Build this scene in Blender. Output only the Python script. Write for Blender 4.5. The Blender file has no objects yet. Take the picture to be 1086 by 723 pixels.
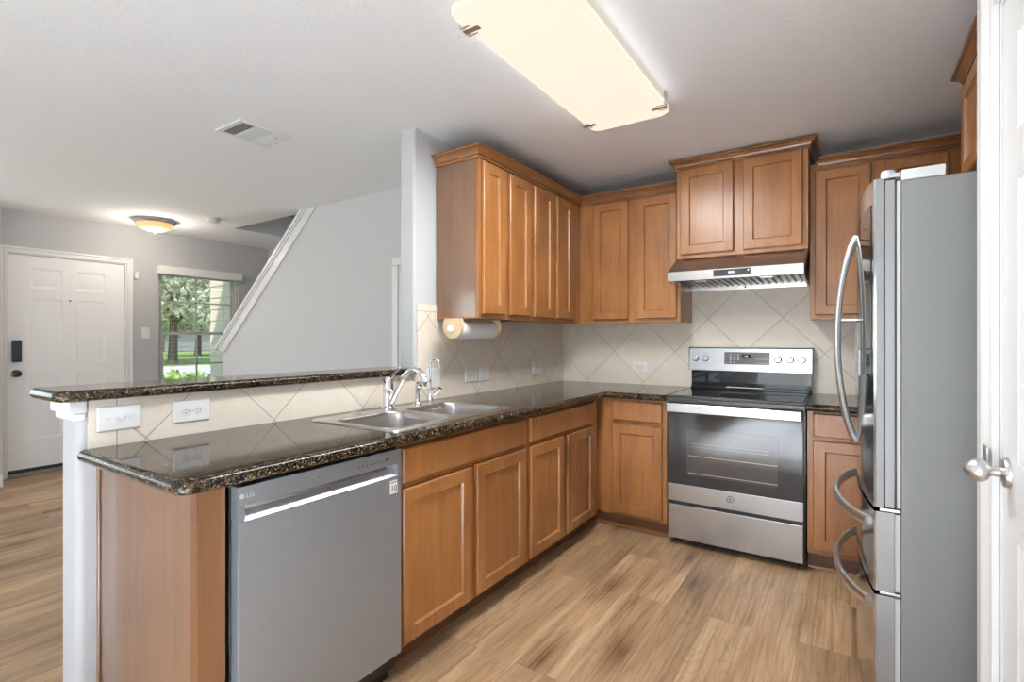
import bpy, bmesh, math, random
from mathutils import Vector, Matrix
random.seed(7)
S = bpy.context.scene
COL = S.collection

# ------------------------------------------------------------------ camera
FPX, YAW, HOR, EYE = 543.37, 0.5847, 359.29, 1.2617
cam_d = bpy.data.cameras.new('camera')
cam_d.sensor_width = 36.0
cam_d.lens = 36.0 * FPX / 1086.0
cam_d.shift_y = -(361.5 - HOR) / 1086.0
cam_d.clip_start = 0.02
cam_d.clip_end = 300
cam = bpy.data.objects.new('camera', cam_d)
cam.location = (0, 0, EYE)
cam.rotation_euler = (math.pi / 2, 0, YAW)
COL.objects.link(cam)
S.camera = cam

# ------------------------------------------------------------------ light and exposure
S.view_settings.view_transform = 'Standard'
S.view_settings.look = 'None'
S.view_settings.exposure = 0.27
S.view_settings.gamma = 1.0
S.view_settings.use_curve_mapping = False
try:
    S.cycles.use_denoising = True
    S.cycles.max_bounces = 10
    S.cycles.diffuse_bounces = 6
    S.cycles.glossy_bounces = 6
    S.cycles.sample_clamp_indirect = 8.0
except Exception:
    pass

W = bpy.data.worlds.new('world')
S.world = W
W.use_nodes = True
wn, wl = W.node_tree.nodes, W.node_tree.links
bg = wn['Background']
sky = wn.new('ShaderNodeTexSky')
sky.sky_type = 'NISHITA'
sky.sun_disc = False
sky.sun_elevation = math.radians(50)
sky.sun_rotation = math.radians(120)
wl.new(sky.outputs['Color'], bg.inputs['Color'])
bg.inputs['Strength'].default_value = 0.30

def lamp(name, kind, loc, energy, color=(1, 1, 1), rot=(0, 0, 0), **kw):
    d = bpy.data.lights.new(name, kind)
    d.energy = energy
    d.color = color
    for k, v in kw.items():
        setattr(d, k, v)
    o = bpy.data.objects.new(name, d)
    o.location = loc
    o.rotation_euler = rot
    COL.objects.link(o)
    return o

# sun over the street side, blocked from the rooms by the roof
sd = Vector((-0.30, 0.52, -0.80)).normalized()
lamp('sun', 'SUN', (0, 0, 30), 3.6, (1.0, 0.95, 0.87), sd.to_track_quat('-Z', 'Y').to_euler(), angle=0.02)
# added area lamp, a stand-in sun beam bounced off the floor to the ceiling
bd = Vector((-0.02, 0.82, -0.57)).normalized()
lamp('added_beam_rear_door', 'AREA', Vector((-0.58, -2.6, 1.12)) - bd * 2.4, 330, (0.90, 0.96, 1.0), bd.to_track_quat('-Z', 'Y').to_euler(), shape='RECTANGLE', size=1.66, size_y=1.75, spread=math.radians(10))
# daylight through the rear glass door, the dining and living windows (rear wall y = -2.6) and the front room window
DAY = (0.86, 0.94, 1.0)
UPT = math.radians(106)
lamp('daylight_rear_door', 'AREA', (-0.55, -2.72, 1.10), 50, DAY, (math.radians(132), 0, 0), shape='RECTANGLE', size=1.6, size_y=1.95)
lamp('daylight_living_window', 'AREA', (-5.45, -2.72, 1.20), 34, DAY, (UPT, 0, 0), shape='RECTANGLE', size=1.1, size_y=1.85)
lamp('daylight_front_room', 'AREA', (-6.52, -0.85, 1.35), 26, DAY, (UPT, 0, math.radians(-90)), shape='RECTANGLE', size=2.5, size_y=1.55)

# ------------------------------------------------------------------ helpers
XL, YB, H = -2.012, 3.817, 2.4345      # tile faces of the left and back kitchen walls, ceiling height

class MB:
    def __init__(self):
        self.bm = bmesh.new()
    def _new(self, before, mat):
        for f in self.bm.faces:
            if f not in before:
                f.material_index = mat
    def box(self, x0, x1, y0, y1, z0, z1, bev=0.0, mat=0, seg=2):
        bm = self.bm
        before = set(bm.faces) if mat else None
        vs = [bm.verts.new((x, y, z)) for z in (z0, z1) for x, y in ((x0, y0), (x1, y0), (x1, y1), (x0, y1))]
        fs = [bm.faces.new([vs[i] for i in q]) for q in ((3, 2, 1, 0), (4, 5, 6, 7), (0, 1, 5, 4), (1, 2, 6, 5), (2, 3, 7, 6), (3, 0, 4, 7))]
        if bev:
            es = {e for f in fs for e in f.edges}
            bmesh.ops.bevel(bm, geom=list(es), offset=bev, segments=seg, profile=0.5, affect='EDGES')
        if mat:
            self._new(before, mat)
        return self
    def poly_prism(self, pts, fn, a0, a1, mat=0):
        """pts: 2D outline, fn(u, v, a) -> xyz; extruded between a0 and a1"""
        bm = self.bm
        A = [bm.verts.new(fn(u, v, a0)) for u, v in pts]
        B = [bm.verts.new(fn(u, v, a1)) for u, v in pts]
        n = len(pts)
        fs = [bm.faces.new(A[::-1]), bm.faces.new(B)]
        for i in range(n):
            fs.append(bm.faces.new([A[i], A[(i + 1) % n], B[(i + 1) % n], B[i]]))
        for f in fs:
            f.material_index = mat
        return self
    def loft(self, loops, cap0=True, cap1=True, closed=True, mat=0):
        bm = self.bm
        R = [[bm.verts.new(p) for p in L] for L in loops]
        fs = []
        for a, b in zip(R, R[1:]):
            n = len(a)
            for i in range(n if closed else n - 1):
                j = (i + 1) % n
                fs.append(bm.faces.new([a[i], a[j], b[j], b[i]]))
        if cap0:
            fs.append(bm.faces.new(R[0][::-1]))
        if cap1:
            fs.append(bm.faces.new(R[-1]))
        for f in fs:
            f.material_index = mat
        return R
    def lathe(self, prof, origin, axis, seg=24, mat=0, cap=True):
        """prof: list of (radius, distance along axis)"""
        ax = Vector(axis).normalized()
        q = ax.to_track_quat('Z', 'Y').to_matrix()
        u, v = q @ Vector((1, 0, 0)), q @ Vector((0, 1, 0))
        o = Vector(origin)
        loops = []
        for r, h in prof:
            r = max(r, 1e-4)
            loops.append([o + ax * h + (u * math.cos(t) + v * math.sin(t)) * r for t in [2 * math.pi * k / seg for k in range(seg)]])
        self.loft(loops, cap, cap, mat=mat)
        return self
    def tube(self, pts, r, seg=12, mat=0, flat=None):
        """round tube along pts; r number or list; flat=(a,b) scales the section along two axes"""
        P = [Vector(p) for p in pts]
        n = len(P)
        T = [(P[min(i + 1, n - 1)] - P[max(i - 1, 0)]).normalized() for i in range(n)]
        up = Vector((0, 0, 1)) if abs(T[0].z) < 0.9 else Vector((1, 0, 0))
        N = (up - T[0] * up.dot(T[0])).normalized()
        loops = []
        for i in range(n):
            N = (N - T[i] * N.dot(T[i])).normalized()
            B = T[i].cross(N)
            ri = r[i] if isinstance(r, (list, tuple)) else r
            fa, fb = flat or (1, 1)
            loops.append([P[i] + N * (math.cos(t) * ri * fa) + B * (math.sin(t) * ri * fb) for t in [2 * math.pi * k / seg for k in range(seg)]])
        self.loft(loops, mat=mat)
        return self
    def rings(self, F, w, h, prof, mat=0, back=True):
        """F=(origin,u,v,n): loft of rectangles inset by prof[i][0] at height prof[i][1]"""
        o, u, v, n = [Vector(a) for a in F]
        loops = []
        for ins, d in prof:
            loops.append([o + u * a + v * b + n * d for a, b in ((ins, ins), (w - ins, ins), (w - ins, h - ins), (ins, h - ins))])
        self.loft(loops, back, True, mat=mat)
        return self
    def grid_panels(self, F, us, vs, cells, prof, t, mat=0):
        """slab front made of grid cells; listed cells sink by prof; sides and back closed"""
        o, u, v, n = [Vector(a) for a in F]
        bm = self.bm
        G = [[bm.verts.new(o + u * a + v * b) for b in vs] for a in us]
        for i in range(len(us) - 1):
            for j in range(len(vs) - 1):
                q = [G[i][j], G[i + 1][j], G[i + 1][j + 1], G[i][j + 1]]
                if (i, j) in cells:
                    prev = q
                    for ins, d in prof:
                        a0, a1, b0, b1 = us[i] + ins, us[i + 1] - ins, vs[j] + ins, vs[j + 1] - ins
                        cur = [bm.verts.new(o + u * a + v * b + n * d) for a, b in ((a0, b0), (a1, b0), (a1, b1), (a0, b1))]
                        for k in range(4):
                            bm.faces.new([prev[k], prev[(k + 1) % 4], cur[(k + 1) % 4], cur[k]])
                        prev = cur
                    bm.faces.new(prev)
                else:
                    bm.faces.new(q)
        w0, w1, h0, h1 = us[0], us[-1], vs[0], vs[-1]
        fr = [o + u * a + v * b for a, b in ((w0, h0), (w1, h0), (w1, h1), (w0, h1))]
        A = [bm.verts.new(p) for p in fr]
        B = [bm.verts.new(p - n * t) for p in fr]
        for k in range(4):
            bm.faces.new([A[k], B[k], B[(k + 1) % 4], A[(k + 1) % 4]])
        bm.faces.new(B[::-1])
        return self
    def build(self, name, mats, parent=None, loc=None, smooth=0.6):
        bm = self.bm
        bmesh.ops.recalc_face_normals(bm, faces=bm.faces[:])
        if not isinstance(mats, (list, tuple)):
            mats = [mats]
        if loc is None:
            if parent is not None:
                loc = parent['_o']
                loc = Vector((loc[0], loc[1], loc[2]))
            else:
                xs = [v.co.x for v in bm.verts]; ys = [v.co.y for v in bm.verts]; zs = [v.co.z for v in bm.verts]
                loc = Vector(((min(xs) + max(xs)) / 2, (min(ys) + max(ys)) / 2, min(zs)))
        loc = Vector(loc)
        bmesh.ops.translate(bm, verts=bm.verts[:], vec=-loc)
        me = bpy.data.meshes.new(name)
        bm.to_mesh(me)
        bm.free()
        for m in mats:
            me.materials.append(m)
        if smooth:
            me.shade_smooth()
            me.set_sharp_from_angle(angle=smooth)
        o = bpy.data.objects.new(name, me)
        COL.objects.link(o)
        if smooth:
            wnm = o.modifiers.new('weighted_normals', 'WEIGHTED_NORMAL')
            wnm.mode = 'FACE_AREA'
            wnm.weight = 100
            wnm.keep_sharp = True
        if parent is not None:
            o.parent = parent
        else:
            o.location = loc
        o['_o'] = tuple(loc)
        return o

ALL = []
def tag(o, label, cat, group=None):
    o['label'] = label
    o['category'] = cat
    if group:
        o['group'] = group
    return o
def thing(name, loc, label, cat, group=None):
    o = bpy.data.objects.new(name, None)
    o.location = loc
    o['_o'] = tuple(loc)
    o.empty_display_size = 0.1
    COL.objects.link(o)
    return tag(o, label, cat, group)
def struct(o):
    o['kind'] = 'structure'
    return o

def text_mesh(body, size, F, depth=0.0006, align='CENTER'):
    """flat lettering as geometry in frame F=(origin,u,v,n); returns an MB"""
    cu = bpy.data.curves.new('lettering', 'FONT')
    cu.body = body
    cu.size = size
    cu.align_x = align
    cu.align_y = 'CENTER'
    cu.extrude = depth
    cu.resolution_u = 3
    ob = bpy.data.objects.new('lettering', cu)
    COL.objects.link(ob)
    bpy.context.view_layer.update()
    dg = bpy.context.evaluated_depsgraph_get()
    me = bpy.data.meshes.new_from_object(ob.evaluated_get(dg))
    bpy.data.objects.remove(ob)
    bpy.data.curves.remove(cu)
    mb = MB()
    mb.bm.from_mesh(me)
    bpy.data.meshes.remove(me)
    o, u, v, n = [Vector(a) for a in F]
    for vert in mb.bm.verts:
        c = vert.co.copy()
        vert.co = o + u * c.x + v * c.y + n * c.z
    return mb

def arc(cx, cy, r, a0, a1, n):
    return [(cx + r * math.cos(math.radians(a0 + (a1 - a0) * k / n)), cy + r * math.sin(math.radians(a0 + (a1 - a0) * k / n))) for k in range(n + 1)]
def rrect(x0, x1, y0, y1, r, n=6):
    return arc(x1 - r, y0 + r, r, -90, 0, n) + arc(x1 - r, y1 - r, r, 0, 90, n) + arc(x0 + r, y1 - r, r, 90, 180, n) + arc(x0 + r, y0 + r, r, 180, 270, n)
def offset_poly(pts, d, flags):
    """move flagged edges (i -> i+1) of a ccw polygon inward by d"""
    n = len(pts)
    L = []
    for i in range(n):
        p, q = Vector(pts[i]), Vector(pts[(i + 1) % n])
        t = (q - p).normalized()
        nrm = Vector((-t.y, t.x))
        k = d if flags[i] else 0.0
        L.append((p + nrm * k, t))
    out = []
    for i in range(n):
        (p, t), (q, s) = L[i - 1], L[i]
        den = t.x * s.y - t.y * s.x
        if abs(den) < 1e-6:
            out.append(tuple(q))
        else:
            w = q - p
            a = (w.x * s.y - w.y * s.x) / den
            out.append(tuple(p + t * a))
    return out
def fill_with_holes(bm, outer, holes):
    """outer/holes: lists of BMVerts; triangulated face between them"""
    es = []
    for L in [outer] + holes:
        for i in range(len(L)):
            a, b = L[i], L[(i + 1) % len(L)]
            e = bm.edges.get((a, b)) or bm.edges.new((a, b))
            es.append(e)
    bmesh.ops.triangle_fill(bm, use_beauty=True, use_dissolve=False, edges=es)

# ------------------------------------------------------------------ materials
def nm(name):
    m = bpy.data.materials.new(name)
    m.use_nodes = True
    return m, m.node_tree.nodes, m.node_tree.links, m.node_tree.nodes['Principled BSDF']
def setp(p, **k):
    for a, b in k.items():
        p.inputs[a.replace('_', ' ')].default_value = b
def plain(name, col, rough=0.5, metal=0.0, spec=0.5, **k):
    m, n, l, p = nm(name)
    p.inputs['Base Color'].default_value = (*col, 1)
    p.inputs['Roughness'].default_value = rough
    p.inputs['Metallic'].default_value = metal
    p.inputs['Specular IOR Level'].default_value = spec
    for a, b in k.items():
        p.inputs[a.replace('_', ' ')].default_value = b
    nz = n.new('ShaderNodeTexNoise'); nz.inputs['Scale'].default_value = 60
    mp = n.new('ShaderNodeMapRange')
    mp.inputs['To Min'].default_value = max(0.0, rough - 0.03); mp.inputs['To Max'].default_value = min(1.0, rough + 0.03)
    l.new(nz.outputs['Fac'], mp.inputs['Value']); l.new(mp.outputs['Result'], p.inputs['Roughness'])
    return m
def emis(name, col, strength, base=(0.8, 0.8, 0.8)):
    m = plain(name, base, 0.4)
    p = m.node_tree.nodes['Principled BSDF']
    p.inputs['Emission Color'].default_value = (*col, 1)
    p.inputs['Emission Strength'].default_value = strength
    return m
def coords(n, l, scale=(1, 1, 1), rot=(0, 0, 0), loc=(0, 0, 0)):
    tc = n.new('ShaderNodeTexCoord')
    mp = n.new('ShaderNodeMapping')
    mp.inputs['Scale'].default_value = scale
    mp.inputs['Rotation'].default_value = rot
    mp.inputs['Location'].default_value = loc
    l.new(tc.outputs['Object'], mp.inputs['Vector'])
    return mp
def ramp(n, stops):
    r = n.new('ShaderNodeValToRGB')
    e = r.color_ramp.elements
    while len(e) < len(stops):
        e.new(0.5)
    for el, (pos, c) in zip(e, stops):
        el.position = pos
        el.color = (*c, 1)
    return r
def bump(n, l, p, src, strength, dist):
    b = n.new('ShaderNodeBump')
    b.inputs['Strength'].default_value = strength
    b.inputs['Distance'].default_value = dist
    l.new(src, b.inputs['Height'])
    l.new(b.outputs['Normal'], p.inputs['Normal'])

def textured_paint(name, col, scale=90, strength=0.35, dist=0.003, rough=0.75):
    m, n, l, p = nm(name)
    p.inputs['Base Color'].default_value = (*col, 1)
    p.inputs['Roughness'].default_value = rough
    p.inputs['Specular IOR Level'].default_value = 0.25
    mp = coords(n, l)
    nz = n.new('ShaderNodeTexNoise')
    nz.inputs['Scale'].default_value = scale
    nz.inputs['Detail'].default_value = 3
    l.new(mp.outputs['Vector'], nz.inputs['Vector'])
    bump(n, l, p, nz.outputs['Fac'], strength, dist)
    return m

def wood(name, dark, mid, light, rough=0.33, grain=(16, 16, 1.3), coat=(0.30, 0.30)):
    m, n, l, p = nm(name)
    mp = coords(n, l, grain)
    nz = n.new('ShaderNodeTexNoise')
    nz.inputs['Scale'].default_value = 2.2; nz.inputs['Detail'].default_value = 6; nz.inputs['Distortion'].default_value = 0.6
    l.new(mp.outputs['Vector'], nz.inputs['Vector'])
    mp2 = coords(n, l, (3, 3, 1.6))
    nz2 = n.new('ShaderNodeTexNoise'); nz2.inputs['Scale'].default_value = 1.7; nz2.inputs['Detail'].default_value = 3
    l.new(mp2.outputs['Vector'], nz2.inputs['Vector'])
    mx = n.new('ShaderNodeMix'); mx.data_type = 'FLOAT'; mx.inputs[0].default_value = 0.5
    l.new(nz.outputs['Fac'], mx.inputs[2]); l.new(nz2.outputs['Fac'], mx.inputs[3])
    r = ramp(n, [(0.33, dark), (0.5, mid), (0.68, light)])
    l.new(mx.outputs[0], r.inputs['Fac'])
    l.new(r.outputs['Color'], p.inputs['Base Color'])
    p.inputs['Roughness'].default_value = rough
    p.inputs['Coat Weight'].default_value = coat[0]
    p.inputs['Coat Roughness'].default_value = coat[1]
    return m

M = {}
M['wall'] = textured_paint('wall_paint_grey', (0.64, 0.64, 0.645))
M['wall_entry'] = textured_paint('wall_paint_entry_grey', (0.51, 0.515, 0.525))
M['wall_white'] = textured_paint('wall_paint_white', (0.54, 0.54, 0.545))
M['ceiling'] = textured_paint('ceiling_texture', (0.90, 0.91, 0.925), 60, 0.30, 0.005, 0.85)
M['trim'] = plain('trim_white_gloss', (0.80, 0.80, 0.80), 0.32)
M['door_white'] = plain('door_white', (0.67, 0.67, 0.67), 0.35)
M['door_entry'] = plain('front_door_white', (0.90, 0.90, 0.90), 0.35)
M['wood'] = wood('cabinet_maple', (0.215, 0.082, 0.021), (0.300, 0.120, 0.033), (0.390, 0.165, 0.050))
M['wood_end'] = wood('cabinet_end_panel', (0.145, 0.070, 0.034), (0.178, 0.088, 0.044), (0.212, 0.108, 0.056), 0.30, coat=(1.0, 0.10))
M['wood_trim'] = wood('crown_wood', (0.155, 0.060, 0.017), (0.200, 0.080, 0.024), (0.25, 0.104, 0.033), 0.32, (2, 2, 16))
M['wood_dark'] = wood('shaded_stile_maple', (0.100, 0.040, 0.012), (0.130, 0.054, 0.016), (0.165, 0.072, 0.022), 0.45, coat=(0.05, 0.3))  # maple with the shade on the filler strip put into its colour
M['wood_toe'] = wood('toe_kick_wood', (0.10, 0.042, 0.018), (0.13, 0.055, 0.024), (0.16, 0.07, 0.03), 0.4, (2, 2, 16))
M['wood_worn'] = wood('cabinet_worn_maple', (0.13, 0.052, 0.018), (0.27, 0.115, 0.038), (0.44, 0.25, 0.11), 0.4, (9, 9, 1.5))
M['pale_wood'] = wood('pale_turned_wood', (0.62, 0.42, 0.23), (0.70, 0.50, 0.30), (0.76, 0.58, 0.37), 0.45)

def granite():
    m, n, l, p = nm('granite_brown')
    mp = coords(n, l)
    v = n.new('ShaderNodeTexVoronoi'); v.inputs['Scale'].default_value = 240
    l.new(mp.outputs['Vector'], v.inputs['Vector'])
    sep = n.new('ShaderNodeSeparateColor'); l.new(v.outputs['Color'], sep.inputs['Color'])
    r = ramp(n, [(0.0, (0.010, 0.009, 0.008)), (0.40, (0.030, 0.020, 0.013)), (0.62, (0.085, 0.055, 0.028)), (0.88, (0.17, 0.12, 0.065)), (0.975, (0.33, 0.28, 0.20))])
    r.color_ramp.interpolation = 'CONSTANT'
    l.new(sep.outputs[0], r.inputs['Fac'])
    nz = n.new('ShaderNodeTexNoise'); nz.inputs['Scale'].default_value = 26; nz.inputs['Detail'].default_value = 3
    l.new(mp.outputs['Vector'], nz.inputs['Vector'])
    r2 = ramp(n, [(0.38, (0.35, 0.33, 0.32)), (0.62, (1.15, 1.08, 1.0))])
    l.new(nz.outputs['Fac'], r2.inputs['Fac'])
    mx = n.new('ShaderNodeMix'); mx.data_type = 'RGBA'; mx.blend_type = 'MULTIPLY'; mx.inputs[0].default_value = 0.8
    l.new(r.outputs['Color'], mx.inputs[6]); l.new(r2.outputs['Color'], mx.inputs[7])
    l.new(mx.outputs[2], p.inputs['Base Color'])
    p.inputs['Roughness'].default_value = 0.07
    p.inputs['Specular IOR Level'].default_value = 0.22
    return m
M['granite'] = granite()

def metal(name, col, rough, stretch=(1, 1, 60), bstr=0.06, metallic=1.0, tint=0.06):
    m, n, l, p = nm(name)
    mp = coords(n, l, stretch)
    nz = n.new('ShaderNodeTexNoise'); nz.inputs['Scale'].default_value = 12; nz.inputs['Detail'].default_value = 4
    l.new(mp.outputs['Vector'], nz.inputs['Vector'])
    r = ramp(n, [(0.3, tuple(c * (1 - tint) for c in col)), (0.7, tuple(min(1, c * (1 + tint)) for c in col))])
    l.new(nz.outputs['Fac'], r.inputs['Fac']); l.new(r.outputs['Color'], p.inputs['Base Color'])
    p.inputs['Metallic'].default_value = metallic
    p.inputs['Roughness'].default_value = rough
    bump(n, l, p, nz.outputs['Fac'], bstr, 0.001)
    return m
M['steel'] = metal('brushed_steel', (0.52, 0.53, 0.54), 0.27)
M['steel_dark'] = metal('dishwasher_steel', (0.375, 0.405, 0.44), 0.38, metallic=0.7)
def brushed(m, amount, rot):
    n_, l_ = m.node_tree.nodes, m.node_tree.links
    tg = n_.new('ShaderNodeTangent'); tg.direction_type = 'RADIAL'; tg.axis = 'Z'
    p_ = n_['Principled BSDF']
    p_.inputs['Anisotropic'].default_value = amount
    p_.inputs['Anisotropic Rotation'].default_value = rot
    l_.new(tg.outputs['Tangent'], p_.inputs['Tangent'])
brushed(M['steel_dark'], 0.5, 0.25)
M['steel_fridge'] = metal('fridge_door_steel', (0.50, 0.51, 0.52), 0.13, (1, 1, 50), 0.02)
M['steel_bright'] = metal('bright_steel', (0.72, 0.72, 0.72), 0.2)
M['steel_handle'] = metal('handle_steel', (0.78, 0.785, 0.79), 0.36)
M['steel_sink'] = metal('sink_steel', (0.60, 0.58, 0.56), 0.28, (1, 30, 1))
M['hood_steel'] = metal('hood_steel', (0.56, 0.53, 0.50), 0.26, (60, 1, 1))
M['chrome'] = metal('chrome', (0.78, 0.79, 0.80), 0.07, bstr=0.0)
M['nickel'] = metal('satin_nickel', (0.62, 0.61, 0.60), 0.34, bstr=0.0)
M['fridge_side'] = textured_paint('fridge_side_grey', (0.240, 0.237, 0.234), 260, 0.12, 0.0008, 0.42)
M['fridge_edge'] = plain('fridge_door_edge_grey', (0.31, 0.307, 0.303), 0.4, 0.3)
M['grey_plastic'] = plain('light_grey_plastic', (0.62, 0.625, 0.63), 0.45)
M['black'] = plain('black_enamel', (0.012, 0.012, 0.013), 0.3)
M['black_glass'] = plain('black_glass', (0.010, 0.010, 0.011), 0.05, spec=0.45)
M['cooktop'] = plain('cooktop_glass', (0.012, 0.012, 0.013), 0.07, spec=0.6)
M['cook_frame'] = plain('cooktop_frame', (0.045, 0.044, 0.043), 0.28, 0.5)
M['burner'] = plain('burner_print', (0.035, 0.035, 0.036), 0.16)
M['oven_glass'] = plain('oven_glass', (0.042, 0.040, 0.039), 0.07, spec=0.4)
M['oven_inner'] = plain('oven_window_tint', (0.075, 0.066, 0.060), 0.08, spec=0.4)
M['rack'] = plain('oven_rack_wire', (0.42, 0.40, 0.36), 0.3, 0.6)
M['gasket'] = plain('rubber_gasket', (0.05, 0.05, 0.052), 0.6)
M['white_plastic'] = plain('white_plastic', (0.80, 0.80, 0.80), 0.35)
M['ivory'] = plain('receptacle_white', (0.74, 0.74, 0.73), 0.4)
M['slot'] = plain('dark_slot', (0.03, 0.03, 0.03), 0.6)
M['paper'] = textured_paint('paper_towel', (0.84, 0.83, 0.82), 120, 0.4, 0.002, 0.9)
M['print_light'] = plain('light_print', (0.72, 0.72, 0.72), 0.5)
M['print_dark'] = plain('dark_print', (0.06, 0.06, 0.06), 0.5)
M['label_white'] = plain('label_paper', (0.78, 0.74, 0.70), 0.6)
M['led'] = emis('led_digits', (0.75, 0.85, 1.0), 1.6, (0.1, 0.1, 0.1))
M['panel_grey'] = plain('control_glass', (0.17, 0.155, 0.15), 0.12)
M['hood_glass'] = plain('hood_touch_glass', (0.05, 0.05, 0.055), 0.12)
M['diffuser'] = emis('fluorescent_diffuser', (1.0, 0.885, 0.72), 0.80, (0.06, 0.055, 0.05))
M['amber'] = emis('amber_glass', (1.0, 0.58, 0.26), 0.72, (0.5, 0.33, 0.18))
M['bronze'] = plain('aged_bronze', (0.055, 0.05, 0.047), 0.3, 0.8)
M['lock_dark'] = plain('lock_dark_blue', (0.03, 0.04, 0.055), 0.25)
M['vinyl'] = plain('window_vinyl', (0.66, 0.64, 0.60), 0.5)
M['blind'] = plain('blind_white', (0.78, 0.78, 0.76), 0.5)
M['vent_dark'] = plain('vent_cavity', (0.14, 0.14, 0.14), 0.8)
M['threshold'] = plain('threshold_metal', (0.32, 0.30, 0.28), 0.4, 0.6)
M['rear_frame'] = plain('rear_frame_white', (0.75, 0.75, 0.75), 0.5)

def glass_mat():
    m, n, l, p = nm('window_glass')
    n.remove(p)
    out = n['Material Output']
    tr = n.new('ShaderNodeBsdfTransparent')
    gl = n.new('ShaderNodeBsdfGlossy'); gl.inputs['Roughness'].default_value = 0.02
    fr = n.new('ShaderNodeFresnel'); fr.inputs['IOR'].default_value = 1.35
    mx = n.new('ShaderNodeMixShader')
    l.new(fr.outputs['Fac'], mx.inputs['Fac']); l.new(tr.outputs['BSDF'], mx.inputs[1]); l.new(gl.outputs['BSDF'], mx.inputs[2])
    l.new(mx.outputs['Shader'], out.inputs['Surface'])
    return m
M['glass'] = glass_mat()

def tile_mat(name, axis, a0, z0, half, border=None, zborder=None):
    """diagonal ceramic tile; lattice of grout crossings at (a0, z0) with half diagonal `half` in world metres"""
    m, n, l, p = nm(name)
    geo = n.new('ShaderNodeNewGeometry')
    sep = n.new('ShaderNodeSeparateXYZ'); l.new(geo.outputs['Position'], sep.inputs['Vector'])
    def mth(op, a, b=None):
        k = n.new('ShaderNodeMath'); k.operation = op
        for i, q in enumerate((a, b)):
            if q is None: continue
            if isinstance(q, (int, float)): k.inputs[i].default_value = q
            else: l.new(q, k.inputs[i])
        return k.outputs[0]
    A = mth('SUBTRACT', sep.outputs[axis], a0)
    Z = mth('SUBTRACT', sep.outputs[2], z0)
    P = mth('DIVIDE', mth('ADD', A, Z), 2 * half)
    Q = mth('DIVIDE', mth('SUBTRACT', A, Z), 2 * half)
    def dist(x):
        f = mth('FRACT', mth('ADD', x, 0.5))
        return mth('ABSOLUTE', mth('SUBTRACT', f, 0.5))
    d = mth('MINIMUM', dist(P), dist(Q))
    g = n.new('ShaderNodeMapRange')
    g.inputs['From Min'].default_value = 0.0035; g.inputs['From Max'].default_value = 0.0065
    l.new(d, g.inputs['Value'])
    gf = g.outputs['Result']
    if border is not None:
        g2 = n.new('ShaderNodeMapRange'); g2.inputs['From Min'].default_value = 0.0012; g2.inputs['From Max'].default_value = 0.0022
        l.new(mth('ABSOLUTE', mth('SUBTRACT', sep.outputs[axis], border)), g2.inputs['Value'])
        side = mth('GREATER_THAN', sep.outputs[axis], border)
        gf = mth('MINIMUM', mth('MAXIMUM', gf, mth('SUBTRACT', 1.0, side)), g2.outputs['Result'])
    if zborder is not None:
        g3 = n.new('ShaderNodeMapRange'); g3.inputs['From Min'].default_value = 0.0012; g3.inputs['From Max'].default_value = 0.0022
        l.new(mth('ABSOLUTE', mth('SUBTRACT', sep.outputs[2], zborder)), g3.inputs['Value'])
        up = mth('GREATER_THAN', sep.outputs[2], zborder)
        gf = mth('MINIMUM', mth('MAXIMUM', gf, up), g3.outputs['Result'])
    # tone per tile
    comb = n.new('ShaderNodeCombineXYZ')
    l.new(mth('FLOOR', P), comb.inputs[0]); l.new(mth('FLOOR', Q), comb.inputs[1])
    wn_ = n.new('ShaderNodeTexWhiteNoise'); wn_.noise_dimensions = '3D'; l.new(comb.outputs['Vector'], wn_.inputs['Vector'])
    nz = n.new('ShaderNodeTexNoise'); nz.inputs['Scale'].default_value = 14; nz.inputs['Detail'].default_value = 4
    l.new(geo.outputs['Position'], nz.inputs['Vector'])
    mixv = mth('ADD', mth('MULTIPLY', wn_.outputs['Value'], 0.35), mth('MULTIPLY', nz.outputs['Fac'], 0.65))
    r = ramp(n, [(0.25, (0.74, 0.655, 0.55)), (0.75, (0.82, 0.74, 0.635))])
    l.new(mixv, r.inputs['Fac'])
    mx = n.new('ShaderNodeMix'); mx.data_type = 'RGBA'
    mx.inputs[6].default_value = (0.43, 0.365, 0.295, 1)
    l.new(gf, mx.inputs[0]); l.new(r.outputs['Color'], mx.inputs[7])
    l.new(mx.outputs[2], p.inputs['Base Color'])
    p.inputs['Roughness'].default_value = 0.38
    bump(n, l, p, gf, 0.5, 0.002)
    return m
M['tile_left'] = tile_mat('tile_diagonal_left', 1, 2.406, 1.157, 0.2335, border=0.687, zborder=1.418)
M['tile_back'] = tile_mat('tile_diagonal_back', 0, -1.558, 1.168, 0.2365)

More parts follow.
